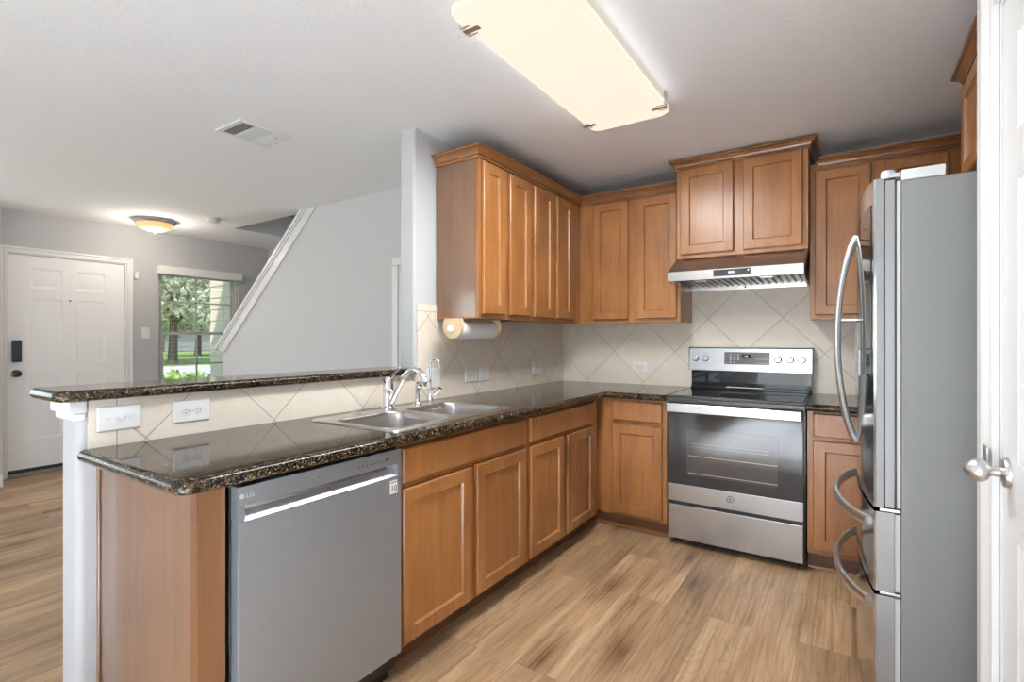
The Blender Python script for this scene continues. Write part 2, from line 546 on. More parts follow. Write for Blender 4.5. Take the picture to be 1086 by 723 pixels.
def floor_mat():
    m, n, l, p = nm('vinyl_plank_oak')
    mp = coords(n, l, (1, 1, 1), (0, 0, math.pi / 2))
    b = n.new('ShaderNodeTexBrick')
    b.offset = 0.37; b.offset_frequency = 2
    b.inputs['Scale'].default_value = 1.0
    b.inputs['Brick Width'].default_value = 1.22; b.inputs['Row Height'].default_value = 0.182
    b.inputs['Mortar Size'].default_value = 0.0009; b.inputs['Mortar Smooth'].default_value = 0.2
    b.inputs['Color1'].default_value = (0.0, 0.0, 0.0, 1); b.inputs['Color2'].default_value = (1, 1, 1, 1); b.inputs['Mortar'].default_value = (0.5, 0.5, 0.5, 1)
    l.new(mp.outputs['Vector'], b.inputs['Vector'])
    # grain along the planks, shifted per plank
    sc = n.new('ShaderNodeVectorMath'); sc.operation = 'MULTIPLY_ADD'
    l.new(b.outputs['Color'], sc.inputs[0]); sc.inputs[1].default_value = (13.7, 5.3, 3.1)
    l.new(mp.outputs['Vector'], sc.inputs[2])
    def grain(scale, detail, dist):
        q = n.new('ShaderNodeMapping'); q.inputs['Scale'].default_value = scale
        l.new(sc.outputs['Vector'], q.inputs['Vector'])
        z = n.new('ShaderNodeTexNoise'); z.inputs['Scale'].default_value = 1; z.inputs['Detail'].default_value = detail; z.inputs['Distortion'].default_value = dist
        l.new(q.outputs['Vector'], z.inputs['Vector'])
        return z.outputs['Fac']
    g1 = grain((0.85, 7.5, 1), 6, 1.2)
    g2 = grain((2.6, 95, 1), 6, 0.25)
    g5 = grain((0.9, 5.2, 1), 2, 0.5)
    r1 = ramp(n, [(0.25, (0.235, 0.140, 0.072)), (0.40, (0.40, 0.255, 0.140)), (0.58, (0.50, 0.335, 0.195)), (0.78, (0.57, 0.405, 0.255))])
    l.new(g1, r1.inputs['Fac'])
    r2 = ramp(n, [(0.33, (0.60, 0.55, 0.51)), (0.50, (0.94, 0.93, 0.92)), (0.62, (1.05, 1.05, 1.05))])
    l.new(g2, r2.inputs['Fac'])
    m1 = n.new('ShaderNodeMix'); m1.data_type = 'RGBA'; m1.blend_type = 'MULTIPLY'; m1.inputs[0].default_value = 0.75
    l.new(r1.outputs['Color'], m1.inputs[6]); l.new(r2.outputs['Color'], m1.inputs[7])
    # cathedral lines
    cm = n.new('ShaderNodeMath'); cm.operation = 'MULTIPLY'; cm.inputs[1].default_value = 110
    cs_ = n.new('ShaderNodeMath'); cs_.operation = 'SINE'
    l.new(g5, cm.inputs[0]); l.new(cm.outputs[0], cs_.inputs[0])
    r5 = ramp(n, [(0.0, (0.80, 0.77, 0.74)), (0.35, (1, 1, 1))])
    ca = n.new('ShaderNodeMapRange'); ca.inputs['From Min'].default_value = -1; ca.inputs['From Max'].default_value = 1
    l.new(cs_.outputs[0], ca.inputs['Value']); l.new(ca.outputs['Result'], r5.inputs['Fac'])
    m0 = n.new('ShaderNodeMix'); m0.data_type = 'RGBA'; m0.blend_type = 'MULTIPLY'; m0.inputs[0].default_value = 0.55
    l.new(m1.outputs[2], m0.inputs[6]); l.new(r5.outputs['Color'], m0.inputs[7])
    # per plank tone
    r3 = ramp(n, [(0.0, (0.74, 0.72, 0.70)), (1.0, (1.08, 1.06, 1.03))])
    l.new(b.outputs['Color'], r3.inputs['Fac'])
    m2 = n.new('ShaderNodeMix'); m2.data_type = 'RGBA'; m2.blend_type = 'MULTIPLY'; m2.inputs[0].default_value = 1.0
    l.new(m0.outputs[2], m2.inputs[6]); l.new(r3.outputs['Color'], m2.inputs[7])
    # knots
    kq = n.new('ShaderNodeMapping'); kq.inputs['Scale'].default_value = (0.85, 2.6, 1)
    l.new(sc.outputs['Vector'], kq.inputs['Vector'])
    v = n.new('ShaderNodeTexVoronoi'); v.voronoi_dimensions = '2D'; v.inputs['Scale'].default_value = 1.0; v.inputs['Randomness'].default_value = 1.0
    l.new(kq.outputs['Vector'], v.inputs['Vector'])
    r4 = ramp(n, [(0.0, (0.15, 0.11, 0.08)), (0.045, (0.36, 0.29, 0.24)), (0.13, (0.70, 0.65, 0.61)), (0.27, (1, 1, 1))])
    nd = n.new('ShaderNodeMath'); nd.operation = 'ADD'
    nz3 = n.new('ShaderNodeMath'); nz3.operation = 'MULTIPLY'; nz3.inputs[1].default_value = 0.16
    l.new(g2, nz3.inputs[0]); l.new(v.outputs['Distance'], nd.inputs[0]); l.new(nz3.outputs[0], nd.inputs[1])
    sb = n.new('ShaderNodeMath'); sb.operation = 'SUBTRACT'; sb.inputs[1].default_value = 0.06
    l.new(nd.outputs[0], sb.inputs[0]); l.new(sb.outputs[0], r4.inputs['Fac'])
    m3 = n.new('ShaderNodeMix'); m3.data_type = 'RGBA'; m3.blend_type = 'MULTIPLY'; m3.inputs[0].default_value = 0.9
    l.new(m2.outputs[2], m3.inputs[6]); l.new(r4.outputs['Color'], m3.inputs[7])
    # seams
    m4 = n.new('ShaderNodeMix'); m4.data_type = 'RGBA'; m4.inputs[7].default_value = (0.12, 0.075, 0.045, 1)
    sm = n.new('ShaderNodeMath'); sm.operation = 'MULTIPLY'; sm.inputs[1].default_value = 0.6
    l.new(b.outputs['Fac'], sm.inputs[0])
    l.new(sm.outputs[0], m4.inputs[0]); l.new(m3.outputs[2], m4.inputs[6])
    l.new(m4.outputs[2], p.inputs['Base Color'])
    p.inputs['Roughness'].default_value = 0.42
    bump(n, l, p, g2, 0.08, 0.001)
    return m
M['floor'] = floor_mat()

def noise_mat(name, stops, scale, rough=0.8, bstr=0.0):
    m, n, l, p = nm(name)
    mp = coords(n, l)
    nz = n.new('ShaderNodeTexNoise'); nz.inputs['Scale'].default_value = scale; nz.inputs['Detail'].default_value = 5
    l.new(mp.outputs['Vector'], nz.inputs['Vector'])
    r = ramp(n, stops); l.new(nz.outputs['Fac'], r.inputs['Fac']); l.new(r.outputs['Color'], p.inputs['Base Color'])
    p.inputs['Roughness'].default_value = rough
    if bstr: bump(n, l, p, nz.outputs['Fac'], bstr, 0.05)
    return m
M['lawn'] = noise_mat('lawn_grass', [(0.35, (0.16, 0.26, 0.05)), (0.65, (0.36, 0.46, 0.13))], 1.3, 0.9)
M['street'] = noise_mat('street_concrete', [(0.3, (0.46, 0.46, 0.47)), (0.7, (0.58, 0.58, 0.58))], 0.7)
M['bark'] = noise_mat('tree_bark', [(0.3, (0.06, 0.045, 0.035)), (0.7, (0.16, 0.12, 0.09))], 6, 0.9, 0.4)
M['leaf'] = noise_mat('tree_leaves', [(0.3, (0.30, 0.35, 0.20)), (0.7, (0.78, 0.80, 0.62))], 0.9, 0.6)
M['hedge'] = noise_mat('hedge_leaves', [(0.3, (0.14, 0.26, 0.04)), (0.7, (0.42, 0.55, 0.12))], 3.0, 0.6)
M['siding'] = plain('cream_siding', (0.74, 0.64, 0.49), 0.7)
M['brickwall'] = noise_mat('far_house_wall', [(0.3, (0.085, 0.085, 0.088)), (0.7, (0.13, 0.13, 0.135))], 2.0)
M['roof'] = noise_mat('far_house_roof', [(0.3, (0.10, 0.10, 0.11)), (0.7, (0.18, 0.18, 0.19))], 3.0)
M['white_paint'] = plain('far_house_white', (0.30, 0.30, 0.30), 0.6)

# ------------------------------------------------------------------ room shell
EX, YR = -6.35, -2.6
XP, XR = 0.28, 0.95
struct(MB().box(EX - 0.12, XR + 0.1, YR - 0.1, YB + 0.12, -0.12, 0).build('floor', M['floor'], loc=(0, 0, 0), smooth=0))
# ceiling with the stair opening
HX0, HX1, HY0, HY1 = -5.46, -3.0, 2.905, 3.72
cb = MB()
for x0, x1, y0, y1 in ((EX - 0.12, XR + 0.1, YR - 0.1, HY0), (EX - 0.12, HX0, HY0, YB + 0.12), (HX1, XR + 0.1, HY0, YB + 0.12), (HX0, HX1, HY1, YB + 0.12)):
    cb.box(x0, x1, y0, y1, H, H + 0.25)
struct(cb.build('ceiling', M['ceiling'], smooth=0))
# upper stairwell
sb_ = MB()
sb_.box(HX0 - 0.1, HX0, HY0 - 0.1, HY1 + 0.1, H + 0.251, H + 1.6)
sb_.box(HX1, HX1 + 0.1, HY0 - 0.1, HY1 + 0.1, H + 0.251, H + 1.6)
sb_.box(HX0, HX1, HY1, HY1 + 0.1, H + 0.251, H + 1.6)
sb_.box(HX0, HX1, HY0 - 0.1, HY0, H + 0.251, H + 1.6)
sb_.box(HX0 - 0.1, HX1 + 0.1, HY0 - 0.1, HY1 + 0.1, H + 1.6, H + 1.7)
struct(sb_.build('wall_stairwell', M['wall_entry'], smooth=0))

struct(MB().box(XL - 0.9, XR + 0.1, YB + 0.009, YB + 0.12, 0, H - 0.0005).build('wall_back', M['wall'], smooth=0))
# full height wall stub left of the kitchen (bullnose corners), then the half wall under the bar
def bullnose(x0, x1, y0, y1, z0, z1, r, which):
    n = 5
    pts = []
    for (cx, cy, a0), k in zip(((x1, y0, -90), (x1, y1, 0), (x0, y1, 90), (x0, y0, 180)), which):
        if k:
            sx = -1 if cx == x1 else 1
            sy = 1 if cy == y0 else -1
            pts += arc(cx + sx * r, cy + sy * r, r, a0, a0 + 90, n)
        else:
            pts.append((cx, cy))
    return MB().poly_prism(pts, lambda u, v, a: (u, v, a), z0, z1)
WX = XL - 0.009
struct(bullnose(XL - 0.125, WX, 2.07, YB + 0.008, 0, H - 0.0005, 0.018, (1, 0, 0, 1)).build('wall_left', M['wall_white']))
struct(bullnose(XL - 0.150, WX, 0.585, 2.069, 0, 1.066, 0.022, (1, 0, 0, 1)).build('wall_peninsula', M['wall_white']))
struct(MB().box(XL - 0.160, WX + 0.010, 0.572, 0.606, 1.004, 1.028, 0.006).box(XL - 0.170, WX + 0.016, 0.562, 0.608, 1.028, 1.0665, 0.005)
       .build('trim_1', M['trim']))
# tile
struct(MB().box(XL - 0.0085, XL, 0.612, 2.0885, 0.875, 1.0665).box(XL - 0.0085, XL, 2.0885, YB - 0.0005, 0.875, 1.458)
       .build('wall_tile_left', M['tile_left'], loc=(0, 0, 0), smooth=0))
struct(MB().box(XL, XR - 0.001, YB, YB + 0.0085, 0.875, 1.80).build('wall_tile_back', M['tile_back'], loc=(0, 0, 0), smooth=0))
# right side: alcove wall, pantry walls with a door opening
struct(MB().box(XR, XR + 0.1, 1.70, YB + 0.008, 0, H - 0.0005).build('wall_right', M['wall_white'], smooth=0))
PD0, PD1, PDT = 0.925, 1.575, 2.02        # pantry door opening
pw = MB()
pw.box(XP, XP + 0.11, PD1, 1.825, 0, H - 0.0005)
pw.box(XP, XP + 0.11, YR, PD0, 0, H - 0.0005)
pw.box(XP, XP + 0.11, PD0, PD1, PDT, H - 0.0005)
pw.box(XP + 0.11, XR, 1.715, 1.825, 0, H - 0.0005)
struct(pw.build('wall_pantry', M['wall_white'], smooth=0))
# rear wall with a glass door and two windows (daylight side)
rw = MB()
rear_open = [(-6.02, -4.88, 0.25, 2.15), (-1.42, 0.24, 0.06, 2.14)]
xs = EX - 0.12
for x0, x1, z0, z1 in rear_open:
    rw.box(xs, x0, YR - 0.1, YR, 0, H - 0.0005)
    rw.box(x0, x1, YR - 0.1, YR, 0, z0)
    rw.box(x0, x1, YR - 0.1, YR, z1, H - 0.0005)
    xs = x1
rw.box(xs, XP, YR - 0.1, YR, 0, H - 0.0005)
struct(rw.build('wall_rear', M['wall'], smooth=0))
for i, (x0, x1, z0, z1) in enumerate(rear_open):
    fr = MB()
    for a, b, c, d in ((x0, x0 + 0.05, z0, z1), (x1 - 0.05, x1, z0, z1), (x0 + 0.05, x1 - 0.05, z0, z0 + 0.05), (x0 + 0.05, x1 - 0.05, z1 - 0.05, z1), ((x0 + x1) / 2 - 0.03, (x0 + x1) / 2 + 0.03, z0 + 0.05, z1 - 0.05)):
        fr.box(a, b, YR - 0.05, YR - 0.01, c, d)
    struct(fr.build('window_%d' % (i + 2), M['rear_frame'], smooth=0))

# entry wall with door and window openings
DY0, DY1, DZ = 1.335, 2.255, 2.052
WY0, WY1, WZ0, WZ1 = 2.553, 3.437, 0.62, 2.03
ew = MB()
ew.box(EX - 0.12, EX, YR, -2.15, 0, H - 0.0005)
ew.box(EX - 0.12, EX, 0.45, DY0, 0, H - 0.0005)
ew.box(EX - 0.12, EX, -2.15, 0.45, 0, 0.55)
ew.box(EX - 0.12, EX, -2.15, 0.45, 2.15, H - 0.0005)
ew.box(EX - 0.12, EX, DY0, DY1, DZ, H - 0.0005)
ew.box(EX - 0.12, EX, DY1, WY0, 0, H - 0.0005)
ew.box(EX - 0.12, EX, WY0, WY1, 0, WZ0)
ew.box(EX - 0.12, EX, WY0, WY1, WZ1, H - 0.0005)
ew.box(EX - 0.12, EX, WY1, YB + 0.12, 0, H - 0.0005)
struct(ew.build('wall_entry', M['wall_entry'], smooth=0))
struct(MB().box(EX, XL - 0.9, YB, YB + 0.12, 0, H - 0.0005).build('wall_stair_back', M['wall_entry'], smooth=0))
struct(MB().box(EX + 0.001, EX + 0.30, 1.12, 1.236, 0, H - 0.0005).build('wall_entry_return', M['wall'], smooth=0))
struct(MB().box(EX + 0.0155, EX + 0.315, 1.2365, 1.2505, 0.0005, 0.10, 0.003).box(EX + 0.301, EX + 0.315, 1.11, 1.2365, 0.0005, 0.10, 0.003).build('baseboard_entry', M['trim']))
# stair wall with its sloped top
SY = 2.83
def slope_z(x):
    return 1.215 + (x + 5.55) * (2.4345 - 1.215) / (5.55 - 4.10)
pts = [(-5.546, 0), (XL - 0.126, 0), (XL - 0.126, H - 0.0005), (-4.102, H - 0.0005), (-5.546, slope_z(-5.546))]
sw_ = MB().poly_prism(pts, lambda u, v, a: (u, a, v), SY, SY + 0.07)
struct(sw_.build('wall_stair', M['wall'], smooth=0))
# white skirt and cap along the slope
sl = Vector((1.45, 0, 1.2195)).normalized()
nv = Vector((-sl.z, 0, sl.x))
def along(s, off):
    b = Vector((-5.55, 0, 1.215)) + sl * s + nv * off
    return (b.x, b.z)
Lmax = 1.90
def ztop(off, sub=0.003):
    # length along the slope until the ceiling
    return (H - sub - 1.215 - nv.z * off) / sl.z
sk = MB()
sk.poly_prism([along(-0.03, -0.105), along(ztop(-0.105), -0.105), along(ztop(0.0), 0.0), along(-0.09, 0.0)], lambda u, v, a: (u, a, v), SY - 0.016, SY - 0.0005)
sk.poly_prism([along(-0.11, 0.0005), along(ztop(0.0005), 0.0005), along(ztop(0.028), 0.028), along(-0.13, 0.028)], lambda u, v, a: (u, a, v), SY - 0.034, SY + 0.09)
sk.poly_prism([along(-0.05, -0.022), along(ztop(-0.022), -0.022), along(ztop(-0.001), -0.001), along(-0.095, -0.001)], lambda u, v, a: (u, a, v), SY - 0.026, SY - 0.0165)
struct(sk.build('trim_2', M['trim'], smooth=0))
# closet casing at the right end of the stair wall
struct(MB().box(-2.985, -2.925, SY - 0.017, SY - 0.0005, 0.0005, 1.83, 0.003).box(-2.985, -2.20, SY - 0.017, SY - 0.0005, 1.831, 1.890, 0.003)
       .build('trim_3', M['trim']))
struct(MB().box(-2.923, -2.20, SY - 0.008, SY - 0.0005, 0.004, 1.829, 0.002).build('door_3', M['door_white']))

# ---- entry door (structure)
def casing(mb, F, w, h, cw, t):
    """casing of width cw and thickness t around opening (w x h), frame F=(origin lower left of opening,u,v,n)"""
    o, u, v, n = [Vector(a) for a in F]
    prof = [(0, 0.6), (0.012, 0.75), (0.03, 0.62), (cw - 0.016, 0.95), (cw - 0.006, 1.0), (cw, 0.85), (cw, 0)]
    outline = [(0, 0), (0, h), (w, h), (w, 0)]
    loops = []
    for off, d in [(0, 0)] + prof:
        loops.append([o + u * a + v * b + n * (d * t) for a, b in ((-off, 0), (-off, h + off), (w + off, h + off), (w + off, 0))])
    bm = mb.bm
    R = [[bm.verts.new(p) for p in L] for L in loops]
    for a, b in zip(R, R[1:]):
        for i in range(3):
            bm.faces.new([a[i], a[i + 1], b[i + 1], b[i]])
    for i in range(3):
        bm.faces.new([R[0][i], R[-1][i], R[-1][i + 1], R[0][i + 1]])
    for k in (0, 3):
        bm.faces.new([r[k] for r in (R if k else R[::-1])])
    return mb
FE = ((EX + 0.0005, DY0, 0.0005), (0, 1, 0), (0, 0, 1), (1, 0, 0))
cas = casing(MB(), FE, DY1 - DY0, DZ, 0.052, 0.02)
struct(cas.build('trim_4', M['trim']))
jm = MB()
jm.box(EX - 0.119, EX, DY0 + 0.0005, DY0 + 0.012, 0.001, DZ - 0.0005).box(EX - 0.119, EX, DY1 - 0.012, DY1 - 0.0005, 0.001, DZ - 0.0005).box(EX - 0.119, EX, DY0 + 0.012, DY1 - 0.012, DZ - 0.012, DZ - 0.0005)
struct(jm.build('trim_5', M['trim'], smooth=0))
PANEL = [(0.004, -0.004), (0.016, -0.008), (0.026, -0.008), (0.05, -0.002)]
slab0, slab1 = DY0 + 0.014, DY1 - 0.014
dm = MB().grid_panels(((EX - 0.018, slab0, 0.062), (0, 1, 0), (0, 0, 1), (1, 0, 0)),
                      [0, 0.155, 0.385, 0.495, 0.725, slab1 - slab0],
                      [0, 0.265, 0.86, 0.965, 1.575, 1.675, 1.86, DZ - 0.014 - 0.062],
                      {(i, j) for i in (1, 3) for j in (1, 3, 5)}, PANEL, 0.04)
ed = struct(dm.build('door_1', M['door_entry']))
ed['_o'] = tuple(ed.location)
MB().box(EX - 0.0175, EX + 0.006, 1.372, 1.440, 1.050, 1.250, 0.008, seg=3).box(EX + 0.006, EX + 0.009, 1.392, 1.420, 1.165, 1.172, 0).build('keypad_lock', [M['lock_dark']], ed)
MB().lathe([(0.034, 0), (0.034, 0.006), (0.014, 0.012), (0.012, 0.03), (0.026, 0.042), (0.030, 0.055), (0.024, 0.066), (0.004, 0.070)], (EX - 0.0175, 1.404, 0.945), (1, 0, 0)).build('door_knob', M['bronze'], ed)
MB().lathe([(0.008, 0), (0.008, 0.003), (0.004, 0.004)], (EX - 0.0175, 1.792, 1.632), (1, 0, 0), 12).build('peephole', M['bronze'], ed)
for hz in (1.87, 1.02, 0.25):
    MB().box(EX - 0.0175, EX - 0.008, slab1 - 0.006, slab1 + 0.0015, hz - 0.05, hz + 0.05).build('hinge', M['nickel'], ed)
for hz in (1.205, 0.945):
    pass
struct(MB().box(EX - 0.115, EX + 0.02, DY0 + 0.013, DY1 - 0.013, 0.0005, 0.030, 0.004).build('trim_6', M['threshold']))
struct(MB().box(EX - 0.058, EX - 0.02, slab0, slab1, 0.0305, 0.061).build('trim_7', M['slot'], smooth=0))

# ---- entry window (structure)
wf = MB()
def rect_frame(mb, x0, x1, y0, y1, z0, z1, w):
    mb.box(x0, x1, y0, y0 + w, z0, z1).box(x0, x1, y1 - w, y1, z0, z1).box(x0, x1, y0 + w, y1 - w, z0, z0 + w).box(x0, x1, y0 + w, y1 - w, z1 - w, z1)
rect_frame(wf, EX - 0.10, EX - 0.05, WY0 + 0.0005, WY1 - 0.0005, WZ0 + 0.0005, WZ1 - 0.0005, 0.035)
wo = struct(wf.build('window_1', M['vinyl'], smooth=0))
zr = 1.315
sA = MB(); rect_frame(sA, EX - 0.095, EX - 0.075, WY0 + 0.036, WY1 - 0.036, zr, WZ1 - 0.036, 0.028)
sA.box(EX - 0.09, EX - 0.08, 2.966, 2.984, zr + 0.028, WZ1 - 0.064).box(EX - 0.09, EX - 0.08, WY0 + 0.064, WY1 - 0.064, 1.672, 1.690)
sA.build('sash', M['vinyl'], wo, smooth=0)
sB = MB(); rect_frame(sB, EX - 0.075, EX - 0.055, WY0 + 0.036, WY1 - 0.036, WZ0 + 0.036, zr + 0.028, 0.034)
sB.box(EX - 0.07, EX - 0.06, 2.966, 2.984, WZ0 + 0.07, zr - 0.006).box(EX - 0.07, EX - 0.06, WY0 + 0.07, WY1 - 0.07, 0.965, 0.983)
sB.build('sash', M['vinyl'], wo, smooth=0)
MB().box(EX - 0.087, EX - 0.083, WY0 + 0.064, WY1 - 0.064, zr + 0.028, WZ1 - 0.064).build('pane', M['glass'], wo, smooth=0)
MB().box(EX - 0.067, EX - 0.063, WY0 + 0.07, WY1 - 0.07, WZ0 + 0.07, zr - 0.006).build('pane', M['glass'], wo, smooth=0)
MB().box(EX - 0.049, EX + 0.04, WY0 + 0.002, WY1 - 0.002, WZ0 + 0.001, WZ0 + 0.02, 0.004).build('window_sill', M['trim'], wo)
# ---- baseboards in view
struct(MB().box(EX + 0.0005, EX + 0.0145, 2.309, SY + 0.9, 0.0005, 0.09, 0.003).build('baseboard_front', M['trim']))

# ---- pantry door (structure)
FP = ((XP - 0.0005, PD1, 0.0005), (0, -1, 0), (0, 0, 1), (-1, 0, 0))
struct(casing(MB(), FP, PD1 - PD0, PDT, 0.082, 0.020).build('trim_8', M['trim']))
pj = MB().box(XP + 0.001, XP + 0.109, PD1 - 0.013, PD1 - 0.0005, 0.001, PDT - 0.0005).box(XP + 0.001, XP + 0.109, PD0 + 0.0005, PD0 + 0.013, 0.001, PDT - 0.0005).box(XP + 0.001, XP + 0.109, PD0 + 0.013, PD1 - 0.013, PDT - 0.013, PDT - 0.0005)
struct(pj.build('trim_9', M['trim'], smooth=0))
ps1, ps0 = PD1 - 0.0155, PD0 + 0.0155
wD = ps1 - ps0
dm = MB().grid_panels(((XP + 0.004, ps1, 0.012), (0, -1, 0), (0, 0, 1), (-1, 0, 0)),
                      [0, 0.115, 0.115 + (wD - 0.33) / 2, 0.215 + (wD - 0.33) / 2, wD - 0.115, wD],
                      [0, 0.22, 0.83, 0.99, 1.58, 1.68, 1.88, PDT - 0.016 - 0.012],
                      {(i, j) for i in (1, 3) for j in (1, 3, 5)}, PANEL, 0.035)
pdoor = struct(dm.build('door_2', M['door_white']))
KZ, KY = 0.972, 1.515
kn = MB()
kn.lathe([(0.033, 0.0), (0.033, 0.004), (0.030, 0.009), (0.019, 0.011), (0.0115, 0.014), (0.0105, 0.026), (0.0125, 0.031), (0.0195, 0.0345), (0.0245, 0.041), (0.0258, 0.048), (0.0240, 0.056), (0.0185, 0.0635), (0.0105, 0.0705), (0.002, 0.0745)], (XP + 0.0035, KY, KZ), (-1, 0, 0), 32)
kn.build('door_knob', M['nickel'], pdoor)
MB().box(XP - 0.0245, XP - 0.0205, PD1 - 0.012, PD1 + 0.030, KZ + 0.006, KZ + 0.044, 0.0015).build('strike_plate', M['nickel'], pdoor)

# pale rug added out of view to bounce the beam up to the ceiling
o = MB().box(-1.60, 0.24, -2.40, 0.45, 0.0006, 0.012, 0.003).build('bounce_rug', textured_paint('bounce_rug_pile', (0.74, 0.75, 0.78), 150, 0.6, 0.004, 0.95))
tag(o, 'added off white rug behind the camera, unseen, bouncing light to the ceiling', 'rug')

# ------------------------------------------------------------------ cabinets
def fr_x(x, y, z):      # frame for faces looking +x
    return ((x, y, z), (0, 1, 0), (0, 0, 1), (1, 0, 0))
def fr_yn(x, y, z):     # frame for faces looking -y
    return ((x, y, z), (1, 0, 0), (0, 0, 1), (0, -1, 0))
def fr_xn(x, y, z):     # faces looking -x  (y1 end first)
    return ((x, y, z), (0, -1, 0), (0, 0, 1), (-1, 0, 0))
DOORP = [(0.0, 0.0035), (0.0, 0.0175), (0.0045, 0.0225), (0.0555, 0.0225), (0.0570, 0.0195), (0.0605, 0.0125), (0.0620, 0.0117)]
DRAWP = [(0.0, 0.0035), (0.0, 0.0165), (0.006, 0.0225), (0.010, 0.0225)]
def cab_door(F, w, h, parent, mat=None):
    return MB().rings(F, w, h, DOORP).build('door', mat or M['wood'], parent, smooth=0.35)
def cab_drawer(F, w, h, parent):
    return MB().rings(F, w, h, DRAWP).build('drawer_front', M['wood'], parent, smooth=0.35)

FX, FY = XL + 0.602, YB - 0.602      # base cabinet face planes
CT = 0.873                           # cabinet top
# sink base and the next base cabinet on the left run
def base_left(y0, y1, label, doors, drawer, worn=None, sink=False):
    t = thing('base_cabinet', ((XL + FX) / 2, (y0 + y1) / 2, 0), label, 'cabinet', 'base cabinets on the left run')
    b = MB()
    if sink:   # open topped carcass: the sink bowls hang inside
        b.box(XL + 0.002, FX - 0.021, y0 + 0.0008, y0 + 0.016, 0.10, CT).box(XL + 0.002, FX - 0.021, y1 - 0.016, y1 - 0.0008, 0.10, CT)
        b.box(XL + 0.002, XL + 0.012, y0 + 0.016, y1 - 0.016, 0.10, CT).box(XL + 0.012, FX - 0.021, y0 + 0.016, y1 - 0.016, 0.10, 0.116)
        b.box(FX - 0.020, FX, y0 + 0.0008, y1 - 0.0008, 0.10, CT, 0.001)
    else:
        b.box(XL + 0.002, FX - 0.021, y0 + 0.0008, y1 - 0.0008, 0.10, CT)
        b.box(FX - 0.020, FX, y0 + 0.0008, y1 - 0.0008, 0.10, CT, 0.001)
    b.build('body', M['wood'], t)
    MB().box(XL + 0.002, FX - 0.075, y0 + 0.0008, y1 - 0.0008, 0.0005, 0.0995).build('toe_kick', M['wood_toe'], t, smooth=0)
    for i, (a, c) in enumerate(doors):
        cab_door(fr_x(FX + 0.0005, a, 0.114), c - a, 0.700 - 0.114, t, M['wood_worn'] if worn == i else None)
    cab_drawer(fr_x(FX + 0.0005, drawer[0], 0.722), drawer[1] - drawer[0], 0.852 - 0.722, t)
    return t
base_left(1.3445, 2.2525, 'medium brown base cabinet under the double sink beside the dishwasher', [(1.366, 1.776), (1.820, 2.230)], (1.366, 2.230), sink=True)
base_left(2.2535, 3.150, 'medium brown base cabinet in the left corner with one scratched worn door', [(2.278, 2.647), (2.694, 3.064)], (2.278, 3.064), worn=1)
# blank corner filler and back run base cabinet left of the range
t = thing('base_cabinet', (-1.18, YB - 0.3, 0), 'narrow brown corner base cabinet left of the range, one drawer over one door', 'cabinet', 'base cabinets on the back wall')
MB().box(FX - 0.16, -0.962, FY + 0.021, YB - 0.003, 0.10, CT).box(FX + 0.0005, -0.962, FY, FY + 0.020, 0.10, CT, 0.001).build('body', M['wood'], t)
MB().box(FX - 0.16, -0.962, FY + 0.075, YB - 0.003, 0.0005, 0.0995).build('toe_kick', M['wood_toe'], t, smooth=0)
MB().poly_prism([(0, 0), (0.014, 0), (0.012, 0.008), (0.006, 0.014), (0, 0.018)], lambda u, v, a: (a, FY + 0.0745 - u, 0.0006 + v), FX - 0.06, -0.962).build('shoe_molding', M['wood'], t)
cab_door(fr_yn(-1.318, FY - 0.0005, 0.122), 0.330, 0.702 - 0.122, t)
cab_drawer(fr_yn(-1.318, FY - 0.0005, 0.728), 0.330, 0.858 - 0.728, t)
# base cabinet right of the range
t = thing('base_cabinet', (0.1, YB - 0.3, 0), 'brown base cabinet right of the range, partly hidden by the refrigerator handles', 'cabinet', 'base cabinets on the back wall')
MB().box(-0.199, 0.93, FY + 0.021, YB - 0.003, 0.10, CT).box(-0.199, 0.93, FY, FY + 0.020, 0.10, CT, 0.001).build('body', M['wood'], t)
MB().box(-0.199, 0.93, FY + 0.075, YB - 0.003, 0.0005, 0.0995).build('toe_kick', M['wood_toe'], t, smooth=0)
MB().poly_prism([(0, 0), (0.014, 0), (0.012, 0.008), (0.006, 0.014), (0, 0.018)], lambda u, v, a: (a, FY + 0.0745 - u, 0.0006 + v), -0.199, 0.93).build('shoe_molding', M['wood'], t)
cab_door(fr_yn(-0.172, FY - 0.0005, 0.130), 0.40, 0.715 - 0.130, t)
cab_drawer(fr_yn(-0.172, FY - 0.0005, 0.735), 0.40, 0.862 - 0.735, t)
# end panel with filler before the dishwasher
t = thing('end_panel', (-1.71, 0.69, 0), 'brown wood end panel of the peninsula beside the dishwasher', 'cabinet end panel')
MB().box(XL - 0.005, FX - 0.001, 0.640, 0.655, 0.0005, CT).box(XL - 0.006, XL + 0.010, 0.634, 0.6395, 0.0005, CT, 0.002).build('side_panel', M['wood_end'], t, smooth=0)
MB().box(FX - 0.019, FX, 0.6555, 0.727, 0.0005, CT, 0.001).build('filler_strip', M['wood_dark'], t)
MB().box(XL + 0.03, FX - 0.020, 0.700, 0.718, 0.0005, CT).build('inner_panel', M['wood_toe'], t, smooth=0)

# ------------------------------------------------------------------ dishwasher
t = thing('dishwasher', (-1.68, 1.036, 0), 'grey stainless dishwasher with pocket handle under the peninsula counter', 'dishwasher')
d0, d1 = 0.738, 1.3425
DX = -1.372
MB().box(XL + 0.05, FX - 0.002, d0, d1, 0.05, 0.862).build('tub', M['black'], t, smooth=0)
MB().box(FX - 0.05, FX - 0.03, d0 + 0.003, d1 - 0.003, 0.0005, 0.0495).build('kick_plate', M['black'], t, smooth=0)
MB().box(FX, DX, d0 + 0.004, d1 - 0.003, 0.117, 0.7655, 0.0025).build('door', M['steel_dark'], t)
